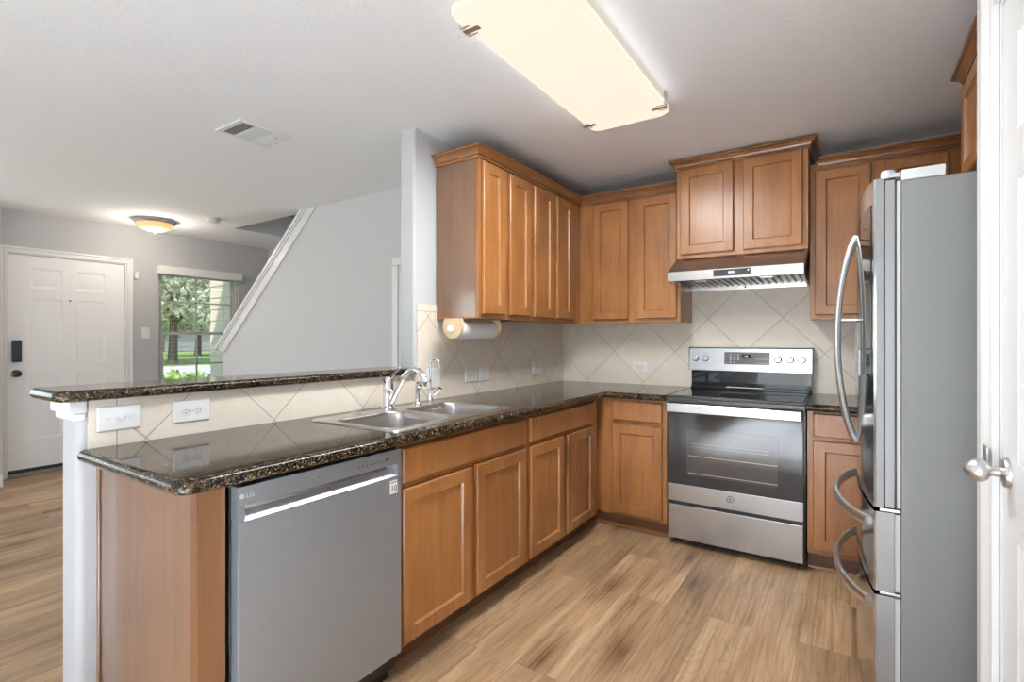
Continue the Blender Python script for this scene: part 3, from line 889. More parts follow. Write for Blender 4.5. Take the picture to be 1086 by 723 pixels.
# control strip with a scooped handle pocket below
cp = MB()
cp.box(FX, DX, d0 + 0.004, d1 - 0.003, 0.8085, 0.862, 0.002)
cp.box(FX, DX, d0 + 0.004, d0 + 0.022, 0.7665, 0.8083).box(FX, DX, d1 - 0.021, d1 - 0.003, 0.7665, 0.8083)
cp.build('control_strip', M['steel_dark'], t)
pk = MB()
prof = [(DX - 0.001, 0.7665), (DX - 0.002, 0.7680), (DX - 0.026, 0.7885), (DX - 0.0285, 0.793), (DX - 0.0285, 0.808), (FX, 0.808), (FX, 0.7665)]
pk.poly_prism(prof, lambda u, v, a: (u, a, v), d0 + 0.0225, d1 - 0.0215)
pk.build('handle_pocket', M['steel_bright'], t)
LGF = ((DX + 0.0003, 0.7745, 0.8355), (0, 1, 0), (0, 0, 1), (1, 0, 0))
text_mesh('LG', 0.0195, LGF).build('brand_letters', M['print_light'], t, smooth=0)
MB().lathe([(0.0066, 0), (0.0066, 0.0006)], (DX + 0.0001, 0.7515, 0.8355), (1, 0, 0), 20).build('brand_disc', M['print_light'], t)
MB().box(DX - 0.0004, DX + 0.0006, 1.284, 1.319, 0.706, 0.7535).build('sticker', M['label_white'], t, smooth=0)
text_mesh('10', 0.030, ((DX + 0.0008, 1.3025, 0.724), (0, 1, 0), (0, 0, 1), (1, 0, 0))).build('sticker_number', M['print_dark'], t, smooth=0)
text_mesh('INVERTER', 0.0065, ((DX + 0.0008, 1.3015, 0.746), (0, 1, 0), (0, 0, 1), (1, 0, 0))).build('sticker_text', M['print_dark'], t, smooth=0)
marks = []
for k in range(7):
    y = 1.142 + k * 0.017
    marks += [(y, y + 0.007, 0.829, 0.833), (y + 0.001, y + 0.006, 0.837, 0.8385)]
marks += [(1.262, 1.280, 0.829, 0.838), (0.985, 0.997, 0.834, 0.8355)]
for a, b, c, d in marks:
    MB().box(DX - 0.0003, DX + 0.0004, a, b, c, d).build('control_mark', M['print_dark'], t, smooth=0)

# ------------------------------------------------------------------ countertops
def counter(outline, flags, z0, z1, r, name, label, cat, hole=None, n=5):
    mb = MB()
    bm = mb.bm
    prof = []
    for k in range(n + 1):       # half round edge
        a = math.pi / 2 - math.pi * k / n
        prof.append((r - r * math.cos(a), (z0 + z1) / 2 + (z1 - z0) / 2 * math.sin(a)))
    R = []
    for ins, z in prof:
        R.append([bm.verts.new((x, y, z)) for x, y in offset_poly(outline, ins, flags)])
    for a, b in zip(R, R[1:]):
        m = len(a)
        for i in range(m):
            bm.faces.new([a[i], a[(i + 1) % m], b[(i + 1) % m], b[i]])
    if hole:
        Ht = [bm.verts.new((x, y, z1)) for x, y in hole]
        Hb = [bm.verts.new((x, y, z0)) for x, y in hole]
        m = len(hole)
        for i in range(m):
            bm.faces.new([Ht[i], Ht[(i + 1) % m], Hb[(i + 1) % m], Hb[i]])
        fill_with_holes(bm, R[0], [Ht])
        fill_with_holes(bm, R[-1], [Hb])
    else:
        bm.faces.new(R[0]); bm.faces.new(R[-1][::-1])
    o = mb.build(name, M['granite'], loc=None, smooth=0.7)
    return tag(o, label, cat)
CE = -1.347                           # front edge x of the left run
CY = YB - 0.662                       # front edge y of the back run
cx0, cy0 = XL + 0.001, 0.583
L = []; fl = []
corner = arc(CE - 0.045, cy0 + 0.045, 0.045, -90, 0, 6)
L += [(cx0, cy0)] + corner
inner = arc(CE + 0.02, CY - 0.02, 0.02, 180, 90, 4)
L += inner
L += [(-0.9600, CY), (-0.9600, YB - 0.001), (cx0, YB - 0.001)]
fl = [True] * (1 + len(corner) + len(inner) - 1 + 1) + [False, False, False]
fl = fl[:len(L)]
SX0, SX1, SY0, SY1 = -1.925, -1.418, 1.338, 2.182     # sink rim
counter(L, fl, 0.8742, 0.914, 0.020, 'countertop', 'L-shaped speckled brown granite kitchen countertop holding the sink', 'countertop',
        hole=rrect(SX0 + 0.012, SX1 - 0.012, SY0 + 0.012, SY1 - 0.012, 0.03, 4))
counter([(-0.2005, CY), (XR - 0.003, CY), (XR - 0.003, YB - 0.001), (-0.2005, YB - 0.001)], [True, False, False, False], 0.8742, 0.914, 0.020,
        'countertop', 'short granite countertop piece right of the range behind the refrigerator', 'countertop')
bx0, bx1, by0, by1 = -2.245, -1.972, 0.520, 2.0685
ol = arc(bx1 - 0.04, by0 + 0.04, 0.04, -90, 0, 6) + [(bx1, by1), (bx0, by1)] + arc(bx0 + 0.03, by0 + 0.03, 0.03, 180, 270, 4)
counter(ol, [True] * 7 + [False] + [True] * 6, 1.0675, 1.103, 0.017, 'bar_top', 'raised granite bar top on the half wall behind the sink', 'bar top')

# ------------------------------------------------------------------ sink and faucets
def make_sink():
    t = thing('kitchen_sink', ((SX0 + SX1) / 2, (SY0 + SY1) / 2, 0.70), 'double bowl stainless steel sink set in the granite counter', 'sink')
    mb = MB(); bm = mb.bm
    zt = 0.9195
    out = rrect(SX0, SX1, SY0, SY1, 0.035, 5)
    ring0 = [bm.verts.new((x, y, 0.9146)) for x, y in out]
    ring1 = [bm.verts.new((x, y, 0.9185)) for x, y in offset_poly(out, 0.003, [True] * len(out))]
    ring2 = [bm.verts.new((x, y, zt)) for x, y in offset_poly(out, 0.009, [True] * len(out))]
    for a, b in ((ring0, ring1), (ring1, ring2)):
        for i in range(len(a)):
            bm.faces.new([a[i], a[(i + 1) % len(a)], b[(i + 1) % len(a)], b[i]])
    holes = []
    ymid = (SY0 + SY1) / 2
    for y0, y1 in ((SY0 + 0.035, ymid - 0.014), (ymid + 0.014, SY1 - 0.035)):
        h = rrect(SX0 + 0.095, SX1 - 0.035, y0, y1, 0.07, 6)
        V = [bm.verts.new((x, y, zt)) for x, y in h]
        prev = V
        for ins, z in ((0.004, zt - 0.002), (0.009, zt - 0.008), (0.013, zt - 0.03), (0.022, zt - 0.15), (0.034, zt - 0.172), (0.060, zt - 0.182)):
            cur = [bm.verts.new((x, y, z)) for x, y in offset_poly(h, ins, [True] * len(h))]
            for i in range(len(cur)):
                bm.faces.new([prev[i], prev[(i + 1) % len(cur)], cur[(i + 1) % len(cur)], cur[i]])
            prev = cur
        bm.faces.new(prev)
        holes.append(V)
    fill_with_holes(bm, ring2, holes)
    o = mb.build('basin', M['steel_sink'], t, smooth=0.7)
    for y0, y1 in ((SY0 + 0.035, ymid - 0.014), (ymid + 0.014, SY1 - 0.035)):
        MB().lathe([(0.045, 0.0), (0.045, 0.003), (0.036, 0.004), (0.03, 0.001), (0.004, 0.0008)], ((SX0 + 0.095 + SX1 - 0.035) / 2, (y0 + y1) / 2, zt - 0.1818), (0, 0, 1)).build('drain', M['steel_bright'], t)
    MB().lathe([(0.021, 0.0), (0.021, 0.003), (0.016, 0.006), (0.004, 0.0065)], (-1.882, 1.560, zt + 0.0003), (0, 0, 1)).build('hole_cover', M['steel_bright'], t)
make_sink()
ZD = 0.9200
def smooth_curve(pts, n=6):
    out = []
    P = [Vector(p) for p in pts]
    for i in range(len(P) - 1):
        p0, p1, p2, p3 = P[max(i - 1, 0)], P[i], P[i + 1], P[min(i + 2, len(P) - 1)]
        for k in range(n):
            s = k / n
            out.append(0.5 * ((2 * p1) + (-p0 + p2) * s + (2 * p0 - 5 * p1 + 4 * p2 - p3) * s * s + (-p0 + 3 * p1 - 3 * p2 + p3) * s ** 3))
    out.append(P[-1])
    return out
fx, fy = -1.897, 1.765
t = thing('kitchen_faucet', (fx, fy, ZD), 'chrome single lever kitchen faucet with arched spout behind the sink', 'faucet')
MB().lathe([(0.034, 0), (0.034, 0.006), (0.029, 0.012), (0.027, 0.075), (0.029, 0.080), (0.029, 0.090), (0.026, 0.094), (0.027, 0.118), (0.0245, 0.140), (0.016, 0.152), (0.004, 0.156)], (fx, fy, ZD + 0.0003), (0, 0, 1)).build('body', M['chrome'], t)
MB().tube(smooth_curve([(fx + 0.012, fy, ZD + 0.142), (fx + 0.04, fy, ZD + 0.172), (fx + 0.078, fy, ZD + 0.204)]), [0.008] * 7 + [0.0075] * 6, 12, flat=(0.7, 1.2)).build('lever', M['chrome'], t)
sp = smooth_curve([(fx + 0.018, fy, ZD + 0.032), (fx + 0.060, fy, ZD + 0.096), (fx + 0.104, fy, ZD + 0.157), (fx + 0.152, fy, ZD + 0.190), (fx + 0.197, fy, ZD + 0.193), (fx + 0.232, fy, ZD + 0.165), (fx + 0.245, fy, ZD + 0.140)])
rr = [0.0135 + 0.001 * math.sin(i * 0.1) for i in range(len(sp))]
rr[-3:] = [0.0165, 0.0185, 0.0185]
MB().tube(sp, rr, 16).build('spout', M['chrome'], t)
sx, sy = -1.866, 1.935
t = thing('sink_sprayer', (sx, sy, ZD), 'chrome side sprayer standing between the two faucets', 'sprayer')
MB().lathe([(0.025, 0), (0.025, 0.004), (0.019, 0.014), (0.015, 0.02), (0.014, 0.03)], (sx, sy, ZD + 0.0003), (0, 0, 1)).build('base', M['chrome'], t)
MB().tube(smooth_curve([(sx, sy, ZD + 0.030), (sx, sy, ZD + 0.07), (sx + 0.004, sy, ZD + 0.098), (sx + 0.020, sy, ZD + 0.112), (sx + 0.048, sy + 0.004, ZD + 0.104)]), [0.012] * 6 + [0.0135] * 6 + [0.015] * 6 + [0.017] * 7, 14).build('spray_head', M['chrome'], t)
qx, qy = -1.884, 2.052
t = thing('filter_faucet', (qx, qy, ZD), 'slim chrome gooseneck drinking water faucet at the right of the sink', 'faucet')
MB().lathe([(0.024, 0), (0.024, 0.005), (0.014, 0.014), (0.011, 0.05), (0.008, 0.058)], (qx, qy, ZD + 0.0003), (0, 0, 1)).build('body', M['chrome'], t)
pp = [(qx, qy, ZD + 0.055), (qx, qy, ZD + 0.13), (qx, qy, ZD + 0.19)]
pp += [(qx + 0.026 - 0.026 * math.cos(a), qy + 0.006 * (1 - math.cos(a)), ZD + 0.207 + 0.026 * math.sin(a)) for a in [math.pi * k / 8 for k in range(0, 8)]] + [(qx + 0.054, qy + 0.014, ZD + 0.188)]
MB().tube(pp, 0.0052, 10).build('gooseneck', M['chrome'], t)
MB().tube([(qx + 0.008, qy + 0.004, ZD + 0.036), (qx + 0.030, qy + 0.012, ZD + 0.055), (qx + 0.055, qy + 0.02, ZD + 0.078)], [0.008, 0.0085, 0.010], 12).build('handle', M['chrome'], t)

# ------------------------------------------------------------------ range
def make_range():
    x0, x1 = -0.957, -0.2035
    ry = YB - 0.645          # front plane of the door
    t = thing('electric_range', ((x0 + x1) / 2, 3.48, 0), 'stainless steel electric range with black glass cooktop and oven door', 'range')
    MB().box(x0 + 0.004, x1 - 0.004, ry + 0.045, YB - 0.012, 0.035, 0.900).box(x0 + 0.03, x1 - 0.03, ry + 0.09, YB - 0.05, 0.0005, 0.035).build('body', M['black'], t, smooth=0)
    ct = MB()
    ct.box(x0, x1, ry - 0.003, YB - 0.055, 0.9005, 0.914, 0.005)
    ct.box(x0 + 0.001, x1 - 0.001, ry - 0.002, ry + 0.04, 0.872, 0.9003, 0.003)
    ct.build('cooktop_frame', M['cook_frame'], t)
    ck = MB().box(x0 + 0.018, x1 - 0.018, ry + 0.02, YB - 0.105, 0.9142, 0.9165, 0.001).build('cooktop_glass', M['cooktop'], t)
    for bx, by, br in ((-0.76, 3.36, 0.115), (-0.40, 3.36, 0.10), (-0.76, 3.58, 0.08), (-0.40, 3.58, 0.09)):
        mb = MB(); n = 40
        lo = [[(bx + r * math.cos(2 * math.pi * k / n), by + r * math.sin(2 * math.pi * k / n), z) for k in range(n)] for r, z in ((br - 0.004, 0.9166), (br - 0.004, 0.9169), (br, 0.9169), (br, 0.9166))]
        mb.loft(lo + [lo[0]], False, False)
        mb.build('burner_ring', M['burner'], t)
    # door: steel lower strip, glass upper
    MB().box(x0 + 0.012, x1 - 0.012, ry, ry + 0.044, 0.378, 0.868, 0.003).build('oven_door', M['oven_glass'], t)
    # window: slightly proud tinted pane with frame line and racks
    wx0, wx1, wz0, wz1 = -0.834, -0.336, 0.437, 0.718
    win = MB().box(wx0, wx1, ry - 0.0012, ry - 0.0002, wz0, wz1, 0.0004).build('oven_window', M['oven_inner'], t)
    MB().box(wx0 + 0.010, wx1 - 0.002, ry - 0.0021, ry - 0.0014, 0.556, 0.5595).box(wx0 + 0.012, wx1 - 0.002, ry - 0.0021, ry - 0.0014, 0.452, 0.4555).box(wx0 + 0.03, wx1 - 0.05, ry - 0.0019, ry - 0.0014, 0.612, 0.6132).box(wx0 + 0.03, wx1 - 0.05, ry - 0.0019, ry - 0.0014, 0.632, 0.6332).build('oven_rack', M['rack'], t, smooth=0)
    ob = MB()
    for a, b, c, d in ((wx0, wx0 + 0.002, wz0, wz1), (wx1 - 0.002, wx1, wz0, wz1), (wx0, wx1, wz0, wz0 + 0.002), (wx0, wx1, wz1 - 0.002, wz1)):
        ob.box(a, b, ry - 0.0022, ry - 0.0013, c, d)
    ob.build('window_border', M['burner'], t, smooth=0)
    MB().box(x0 + 0.011, x1 - 0.011, ry - 0.003, ry + 0.044, 0.272, 0.3775, 0.003).build('lower_trim', M['steel'], t)
    em = MB()
    n = 32; ex, ez = -0.584, 0.332
    for r0, r1 in ((0.0155, 0.018), (0.002, 0.005)):
        lo = [[(ex + r * math.cos(2 * math.pi * k / n), yy, ez + r * math.sin(2 * math.pi * k / n)) for k in range(n)] for r, yy in ((r0, ry - 0.0032), (r0, ry - 0.0042), (r1, ry - 0.0042), (r1, ry - 0.0032))]
        em.loft(lo + [lo[0]], False, False)
    em.build('round_emblem', M['burner'], t)
    MB().box(x0 + 0.014, x1 - 0.012, ry - 0.003, ry + 0.044, 0.045, 0.252, 0.004).build('drawer', M['steel'], t)
    MB().box(x0 + 0.02, x1 - 0.02, ry + 0.01, ry + 0.044, 0.2525, 0.2715).build('drawer_gap', M['black'], t, smooth=0)
    # handle: wide flat bar
    hb = MB()
    hb.box(x0 + 0.013, x1 - 0.014, ry - 0.048, ry - 0.026, 0.817, 0.874, 0.007, seg=3)
    hb.box(x0 + 0.013, x0 + 0.045, ry - 0.026, ry - 0.0003, 0.822, 0.866, 0.003).box(x1 - 0.046, x1 - 0.014, ry - 0.026, ry - 0.0003, 0.822, 0.866, 0.003)
    hb.build('handle', M['steel_bright'], t)
    # backguard
    gy = YB - 0.070
    MB().box(x0 + 0.008, x1 - 0.006, gy + 0.012, YB - 0.003, 0.9145, 1.045).box(x0 + 0.012, x1 - 0.010, gy - 0.028, gy + 0.0118, 0.9145, 0.937, 0.004).build('backguard_base', M['black_glass'], t, smooth=0)
    bg_ = MB().poly_prism([(gy - 0.003, 1.043), (gy - 0.003, 1.056), (gy + 0.006, 1.196), (gy + 0.012, 1.203), (YB - 0.006, 1.203), (YB - 0.006, 1.043)], lambda u, v, a: (a, u, v), x0 - 0.004, x1 - 0.002)
    bg_.build('control_panel', M['steel'], t)
    for a, b in ((x0 - 0.0075, x0 - 0.0043), (x1 - 0.0017, x1 + 0.002)):
        MB().box(a, b, gy - 0.002, YB - 0.004, 1.041, 1.205).build('panel_end_cap', M['burner'], t, smooth=0)
    def py(z):
        return gy - 0.003 + (z - 1.056) / (1.196 - 1.056) * 0.009
    nrm = Vector((0, -0.14, 0.009)).normalized()
    vz = Vector((0, 0.009, 0.14)).normalized()
    dp = MB().rings(((-0.728, py(1.089) - 0.0003, 1.089), (1, 0, 0), vz, nrm), 0.281, 0.083, [(0, 0), (0, 0.001), (0.001, 0.0015)]).build('touch_panel', M['panel_grey'], t)
    MB().rings(((-0.615, py(1.135) - 0.0019, 1.135), (1, 0, 0), vz, nrm), 0.052, 0.022, [(0, 0), (0, 0.0006)]).build('clock_display', M['black_glass'], t)
    text_mesh('1:16', 0.013, (Vector((-0.589, py(1.146) - 0.0029, 1.1462)), (1, 0, 0), vz, nrm), 0.0002).build('clock_digits', M['led'], t, smooth=0)
    def mark(name, x, z, w, h, y0_, d, mat):
        MB().rings(((x, py(z) - y0_, z), (1, 0, 0), vz, nrm), w, h, [(0, 0), (0, d)]).build(name, mat, t, smooth=0)
    for r in range(4):
        for c in range(3):
            if r == 3 and c == 2: continue
            mark('key_mark', -0.692 + c * 0.024, 1.152 - r * 0.017, 0.011, 0.005, 0.0019, 0.0004, M['print_light'])
    for c in range(6):
        mark('key_mark', -0.530 + c * 0.0125, 1.098, 0.007, 0.0025, 0.0019, 0.0004, M['print_light'])
        mark('key_mark', -0.530 + c * 0.0125, 1.125, 0.007, 0.0025, 0.0019, 0.0004, M['print_light'])
    for kx in (-0.917, -0.850, -0.398, -0.328, -0.262):
        o = Vector((kx, py(1.126) - 0.0002, 1.126))
        k = MB().lathe([(0.0235, 0), (0.0235, 0.006), (0.021, 0.009), (0.0195, 0.022), (0.017, 0.025), (0.004, 0.0255)], o, nrm, 28)
        kb_ = k.build('control_knob', M['steel_bright'], t)
        MB().rings((o + nrm * 0.0257 - Vector((0.003, 0, 0)) - vz * 0.017, (1, 0, 0), vz, nrm), 0.006, 0.034, [(0, 0), (0, 0.004), (0.001, 0.005)]).build('knob_grip', M['steel_bright'], kb_)
    for kx in (-0.917, -0.850, -0.398, -0.328, -0.262):
        for dx in (-0.017, 0, 0.017):
            mark('dial_mark', kx + dx - 0.004, 1.160, 0.007, 0.0025, 0.0004, 0.0006, M['print_dark'])
make_range()

# ------------------------------------------------------------------ range hood
def make_hood():
    x0, x1 = -0.990, -0.2225
    t = thing('range_hood', (-0.6, 3.55, 1.60), 'slim stainless range hood under the middle wall cabinet', 'range hood')
    yb, yf = YB - 0.002, 3.317
    sh = MB()
    # sloped canopy: top inset at cabinet width
    lo = []
    lo.append([(x0, yf, 1.632), (x1, yf, 1.632), (x1, yb, 1.600), (x0, yb, 1.600)])
    lo.append([(x0, yf, 1.690), (x1, yf, 1.690), (x1, yb, 1.690), (x0, yb, 1.690)])
    lo.append([(-0.956, 3.412, 1.783), (-0.2085, 3.412, 1.783), (-0.2085, yb, 1.783), (-0.956, yb, 1.783)])
    sh.loft(lo, False, True)
    # underside tray set up inside the canopy
    sh.loft([[(x0, yf, 1.632), (x1, yf, 1.632), (x1, yb, 1.600), (x0, yb, 1.600)],
             [(x0 + 0.012, yf + 0.014, 1.6325), (x1 - 0.012, yf + 0.014, 1.6325), (x1 - 0.012, yb - 0.030, 1.6005), (x0 + 0.012, yb - 0.030, 1.6005)],
             [(x0 + 0.02, yf + 0.02, 1.650), (x1 - 0.02, yf + 0.02, 1.650), (x1 - 0.02, yb - 0.032, 1.634), (x0 + 0.02, yb - 0.032, 1.634)]], False, True)
    sh.build('canopy', M['hood_steel'], t, smooth=0.3)
    fl_ = MB()
    def zf(y):
        return 1.6485 - (y - yf - 0.02) * 0.0335
    nb = 19
    for k in range(nb):
        x = x0 + 0.045 + k * (x1 - x0 - 0.09) / (nb - 1)
        y0_, y1_ = yf + 0.03, yb - 0.045
        fl_.loft([[(x - 0.009, y0_, zf(y0_) - 0.012), (x + 0.009, y0_, zf(y0_) - 0.012), (x + 0.009, y0_, zf(y0_) - 0.002), (x - 0.009, y0_, zf(y0_) - 0.002)],
                  [(x - 0.009, y1_, zf(y1_) - 0.012), (x + 0.009, y1_, zf(y1_) - 0.012), (x + 0.009, y1_, zf(y1_) - 0.002), (x - 0.009, y1_, zf(y1_) - 0.002)]])
    fl_.build('baffle_filter', M['steel'], t, smooth=0)
    b3 = MB()
    ya, yc = yf + 0.024, yb - 0.036
    b3.loft([[(x0 + 0.024, ya, zf(ya) - 0.0015), (x1 - 0.024, ya, zf(ya) - 0.0015), (x1 - 0.024, ya, zf(ya) - 0.0006), (x0 + 0.024, ya, zf(ya) - 0.0006)],
             [(x0 + 0.024, yc, zf(yc) - 0.0015), (x1 - 0.024, yc, zf(yc) - 0.0015), (x1 - 0.024, yc, zf(yc) - 0.0006), (x0 + 0.024, yc, zf(yc) - 0.0006)]])
    b3.build('filter_recess', M['black'], t, smooth=0)
    for x in (-0.80, -0.42):
        MB().box(x - 0.035, x + 0.035, yf + 0.05, yf + 0.085, 1.6265, 1.6345, 0.002).build('filter_latch', M['steel_bright'], t)
    MB().box(-0.708, -0.498, yf - 0.0025, yf - 0.0002, 1.645, 1.686, 0.0008).build('control_panel', M['hood_glass'], t)
    text_mesh('0806', 0.019, ((-0.603, yf - 0.0028, 1.6655), (1, 0, 0), (0, 0, 1), (0, -1, 0)), 0.0004).build('clock_digits', M['led'], t, smooth=0)
    MB().lathe([(0.004, 0), (0.004, 0.0006)], (-0.510, yf - 0.0026, 1.673), (0, -1, 0), 12).build('indicator', M['led'], t)
    MB().lathe([(0.006, 0), (0.006, 0.0008)], (-0.600, yb - 0.0322, 1.615), (0, -1, 0), 12).build('screw_hole', M['black'], t)
make_hood()

# ------------------------------------------------------------------ wall cabinets
UX, UY = XL + 0.305, YB - 0.305
UB, UT = 1.376, 2.292
def wcab(loc, label, group=None):
    return thing('wall_cabinet', loc, label, 'wall cabinet', group)
def crown_loop(path, z0, normals_sign=1):
    pass
CROWN = [(0.0, 0.0), (0.010, 0.0), (0.012, 0.003), (0.012, 0.010), (0.006, 0.013), (0.006, 0.017), (0.014, 0.019), (0.015, 0.024), (0.020, 0.034), (0.030, 0.042), (0.034, 0.044), (0.034, 0.0475), (0.041, 0.050), (0.046, 0.055), (0.046, 0.062), (0.0, 0.062)]
def crown(path, z0, name, mat, parent=None, scale=1.0):
    """path: list of xy with the outside on the right of travel; mitred; open ends capped"""
    P = [Vector(p) for p in path]
    n = len(P)
    loops = []
    for i in range(n):
        tin = (P[i] - P[i - 1]).normalized() if i else None
        tout = (P[i + 1] - P[i]).normalized() if i < n - 1 else None
        nin = Vector((tin.y, -tin.x)) if tin else None
        nout = Vector((tout.y, -tout.x)) if tout else None
        if nin is None: m = nout
        elif nout is None: m = nin
        else:
            m = (nin + nout)
            m = m / (1 + nin.dot(nout))
        loops.append([(P[i].x + m.x * o * scale, P[i].y + m.y * o * scale, z0 + z * scale) for o, z in CROWN])
    mb = MB()
    mb.loft(loops, True, True)
    return mb.build(name, mat, parent, smooth=0.5)
ZU0, ZU1 = 1.402, 2.246
UG = 'left run wall cabinets'
# left run, two cabinets
for (y0, y1, doors, lab) in ((2.246, 2.790, ((2.268, 2.482), (2.532, 2.768)), 'honey brown wall cabinet nearest the camera, over the paper towels'),
                             (2.791, YB - 0.003, ((2.814, 3.068), (3.116, 3.350)), 'honey brown wall cabinet in the left corner of the kitchen')):
    t = wcab(((XL + UX) / 2, (y0 + y1) / 2, UB), lab, UG)
    b = MB()
    b.box(XL + 0.0006, UX - 0.0195, y0, y1, UB + 0.012, UT)
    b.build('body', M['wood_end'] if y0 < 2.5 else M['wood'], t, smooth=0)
    f = MB().box(UX - 0.019, UX, y0 + 0.0003, min(y1, UY + 0.018), UB, UT, 0.001).box(XL + 0.0006, UX - 0.0195, y0, y0 + 0.012, UB, UB + 0.0119)
    f.build('face_frame', M['wood'], t)
    for a, c in doors:
        cab_door(fr_x(UX + 0.0005, a, ZU0), c - a, ZU1 - ZU0, t)
# back wall, left of hood
t = wcab((-1.30, YB - 0.15, UB), 'honey brown two door wall cabinet on the back wall left of the hood', 'back wall cabinets')
MB().box(UX + 0.0008, -0.960, UY + 0.0195, YB - 0.003, UB + 0.012, UT).box(-0.972, -0.960, UY + 0.0195, YB - 0.003, UB, UB + 0.0119).build('body', M['wood'], t, smooth=0)
MB().box(UX + 0.0008, -0.960, UY, UY + 0.019, UB, UT, 0.001).build('face_frame', M['wood'], t)
for a, c in ((-1.592, -1.322), (-1.262, -0.982)):
    cab_door(fr_yn(a, UY - 0.0005, ZU0), c - a, ZU1 - ZU0, t)
o = crown([(XL + 0.001, 2.2455), (UX + 0.0004, 2.2455), (UX + 0.0004, UY - 0.0004), (-0.960, UY - 0.0004)], UT - 0.034, 'crown_molding', M['wood_trim'])
tag(o, 'dark brown crown molding wrapping the tall left corner wall cabinets', 'crown molding')
# over the hood
mY = YB - 0.400
t = wcab((-0.58, YB - 0.2, 1.785), 'raised two door wall cabinet over the range hood with its own crown', 'back wall cabinets')
MB().box(-0.9585, -0.2065, mY + 0.0195, YB - 0.003, 1.785, 2.395).build('body', M['wood'], t, smooth=0)
MB().box(-0.9585, -0.2065, mY, mY + 0.019, 1.785, 2.395, 0.001).build('face_frame', M['wood'], t)
for a, c in ((-0.930, -0.608), (-0.553, -0.234)):
    cab_door(fr_yn(a, mY - 0.0005, 1.810), c - a, 2.363 - 1.810, t)
crown([(-0.9590, YB - 0.004), (-0.9590, mY - 0.0004), (-0.2060, mY - 0.0004), (-0.2060, YB - 0.004)], 2.364, 'crown_molding', M['wood_trim'], t, 0.95)
# right of the hood
t = wcab((0.12, YB - 0.15, UB), 'honey brown wall cabinet right of the hood above the refrigerator front', 'back wall cabinets')
MB().box(-0.2045, 0.94, UY + 0.0195, YB - 0.003, UB + 0.012, UT).box(-0.2045, -0.192, UY + 0.0195, YB - 0.003, UB, UB + 0.0119).build('body', M['wood'], t, smooth=0)
MB().box(-0.2045, 0.94, UY, UY + 0.019, UB, UT, 0.001).build('face_frame', M['wood'], t)
for a, c in ((-0.178, 0.093), (0.152, 0.426)):
    cab_door(fr_yn(a, UY - 0.0005, ZU0), c - a, ZU1 - ZU0, t)
crown([(-0.1585, UY - 0.0004), (0.94, UY - 0.0004)], UT - 0.034, 'crown_molding', M['wood_trim'], t)
# over the refrigerator, on the right wall
OX, OY0, OY1 = 0.385, 1.86, 2.69
t = wcab((0.66, 2.27, 1.86), 'honey brown wall cabinet above the refrigerator beside the white pantry door', None)
MB().box(OX + 0.0195, XR - 0.001, OY0, OY1, 1.86, UT).build('body', M['wood'], t, smooth=0)
MB().box(OX, OX + 0.019, OY0, OY1, 1.86, UT, 0.001).build('face_frame', M['wood'], t)
for b_, a in ((2.668, 2.295), (2.255, 1.882)):
    cab_door(fr_xn(OX - 0.0005, b_, 1.885), b_ - a, ZU1 - 1.885, t)
crown([(XR - 0.002, OY1 + 0.0004), (OX - 0.0004, OY1 + 0.0004), (OX - 0.0004, OY0)][::-1][::-1], UT - 0.034, 'crown_molding', M['wood_trim'], t)

# ------------------------------------------------------------------ paper towels
t = thing('paper_towel_holder', (-1.855, 2.39, 1.315), 'wooden under-cabinet paper towel holder with round ends', 'paper towel holder')
pyz = 1.335
px_ = -1.848
MB().box(px_ - 0.03, px_ + 0.03, 2.207, 2.561, 1.3755 - 0.007, 1.3755).build('mount_bar', M['pale_wood'], t)
cut = math.asin((1.3755 - pyz) / 0.0715)
for y in (2.192, 2.562):
    m_ = 40
    pts = [(px_ + 0.0715 * math.cos(a), pyz + 0.0715 * math.sin(a)) for a in [math.pi - cut + (math.pi + 2 * cut) * k / m_ for k in range(m_ + 1)]]
    MB().poly_prism(pts, lambda u, v, a: (u, a, v), y, y + 0.014).build('end_disc', M['pale_wood'], t)
rz = 1.316
MB().lathe([(0.012, -0.006), (0.012, 0.372)], (px_, 2.2, rz), (0, 1, 0), 16).build('rod', M['pale_wood'], t)
MB().lathe([(0.004, -0.016), (0.016, -0.014), (0.0215, -0.007), (0.0215, -0.002), (0.012, -0.0003)], (px_ - 0.012, 2.192, rz), (0, 1, 0), 20).build('end_knob', M['white_plastic'], t)
mb = MB(); n = 36
ring = lambda r, y: [(px_ + r * math.cos(2 * math.pi * k / n), y, rz - 0.002 + r * math.sin(2 * math.pi * k / n)) for k in range(n)]
mb.loft([ring(0.0245, 2.210), ring(0.052, 2.210), ring(0.0525, 2.212), ring(0.0525, 2.556), ring(0.052, 2.558), ring(0.0245, 2.558), ring(0.0245, 2.210)], False, False)
tag(mb.build('paper_towel_roll', M['paper']), 'white paper towel roll on the holder under the wall cabinet', 'paper towels')

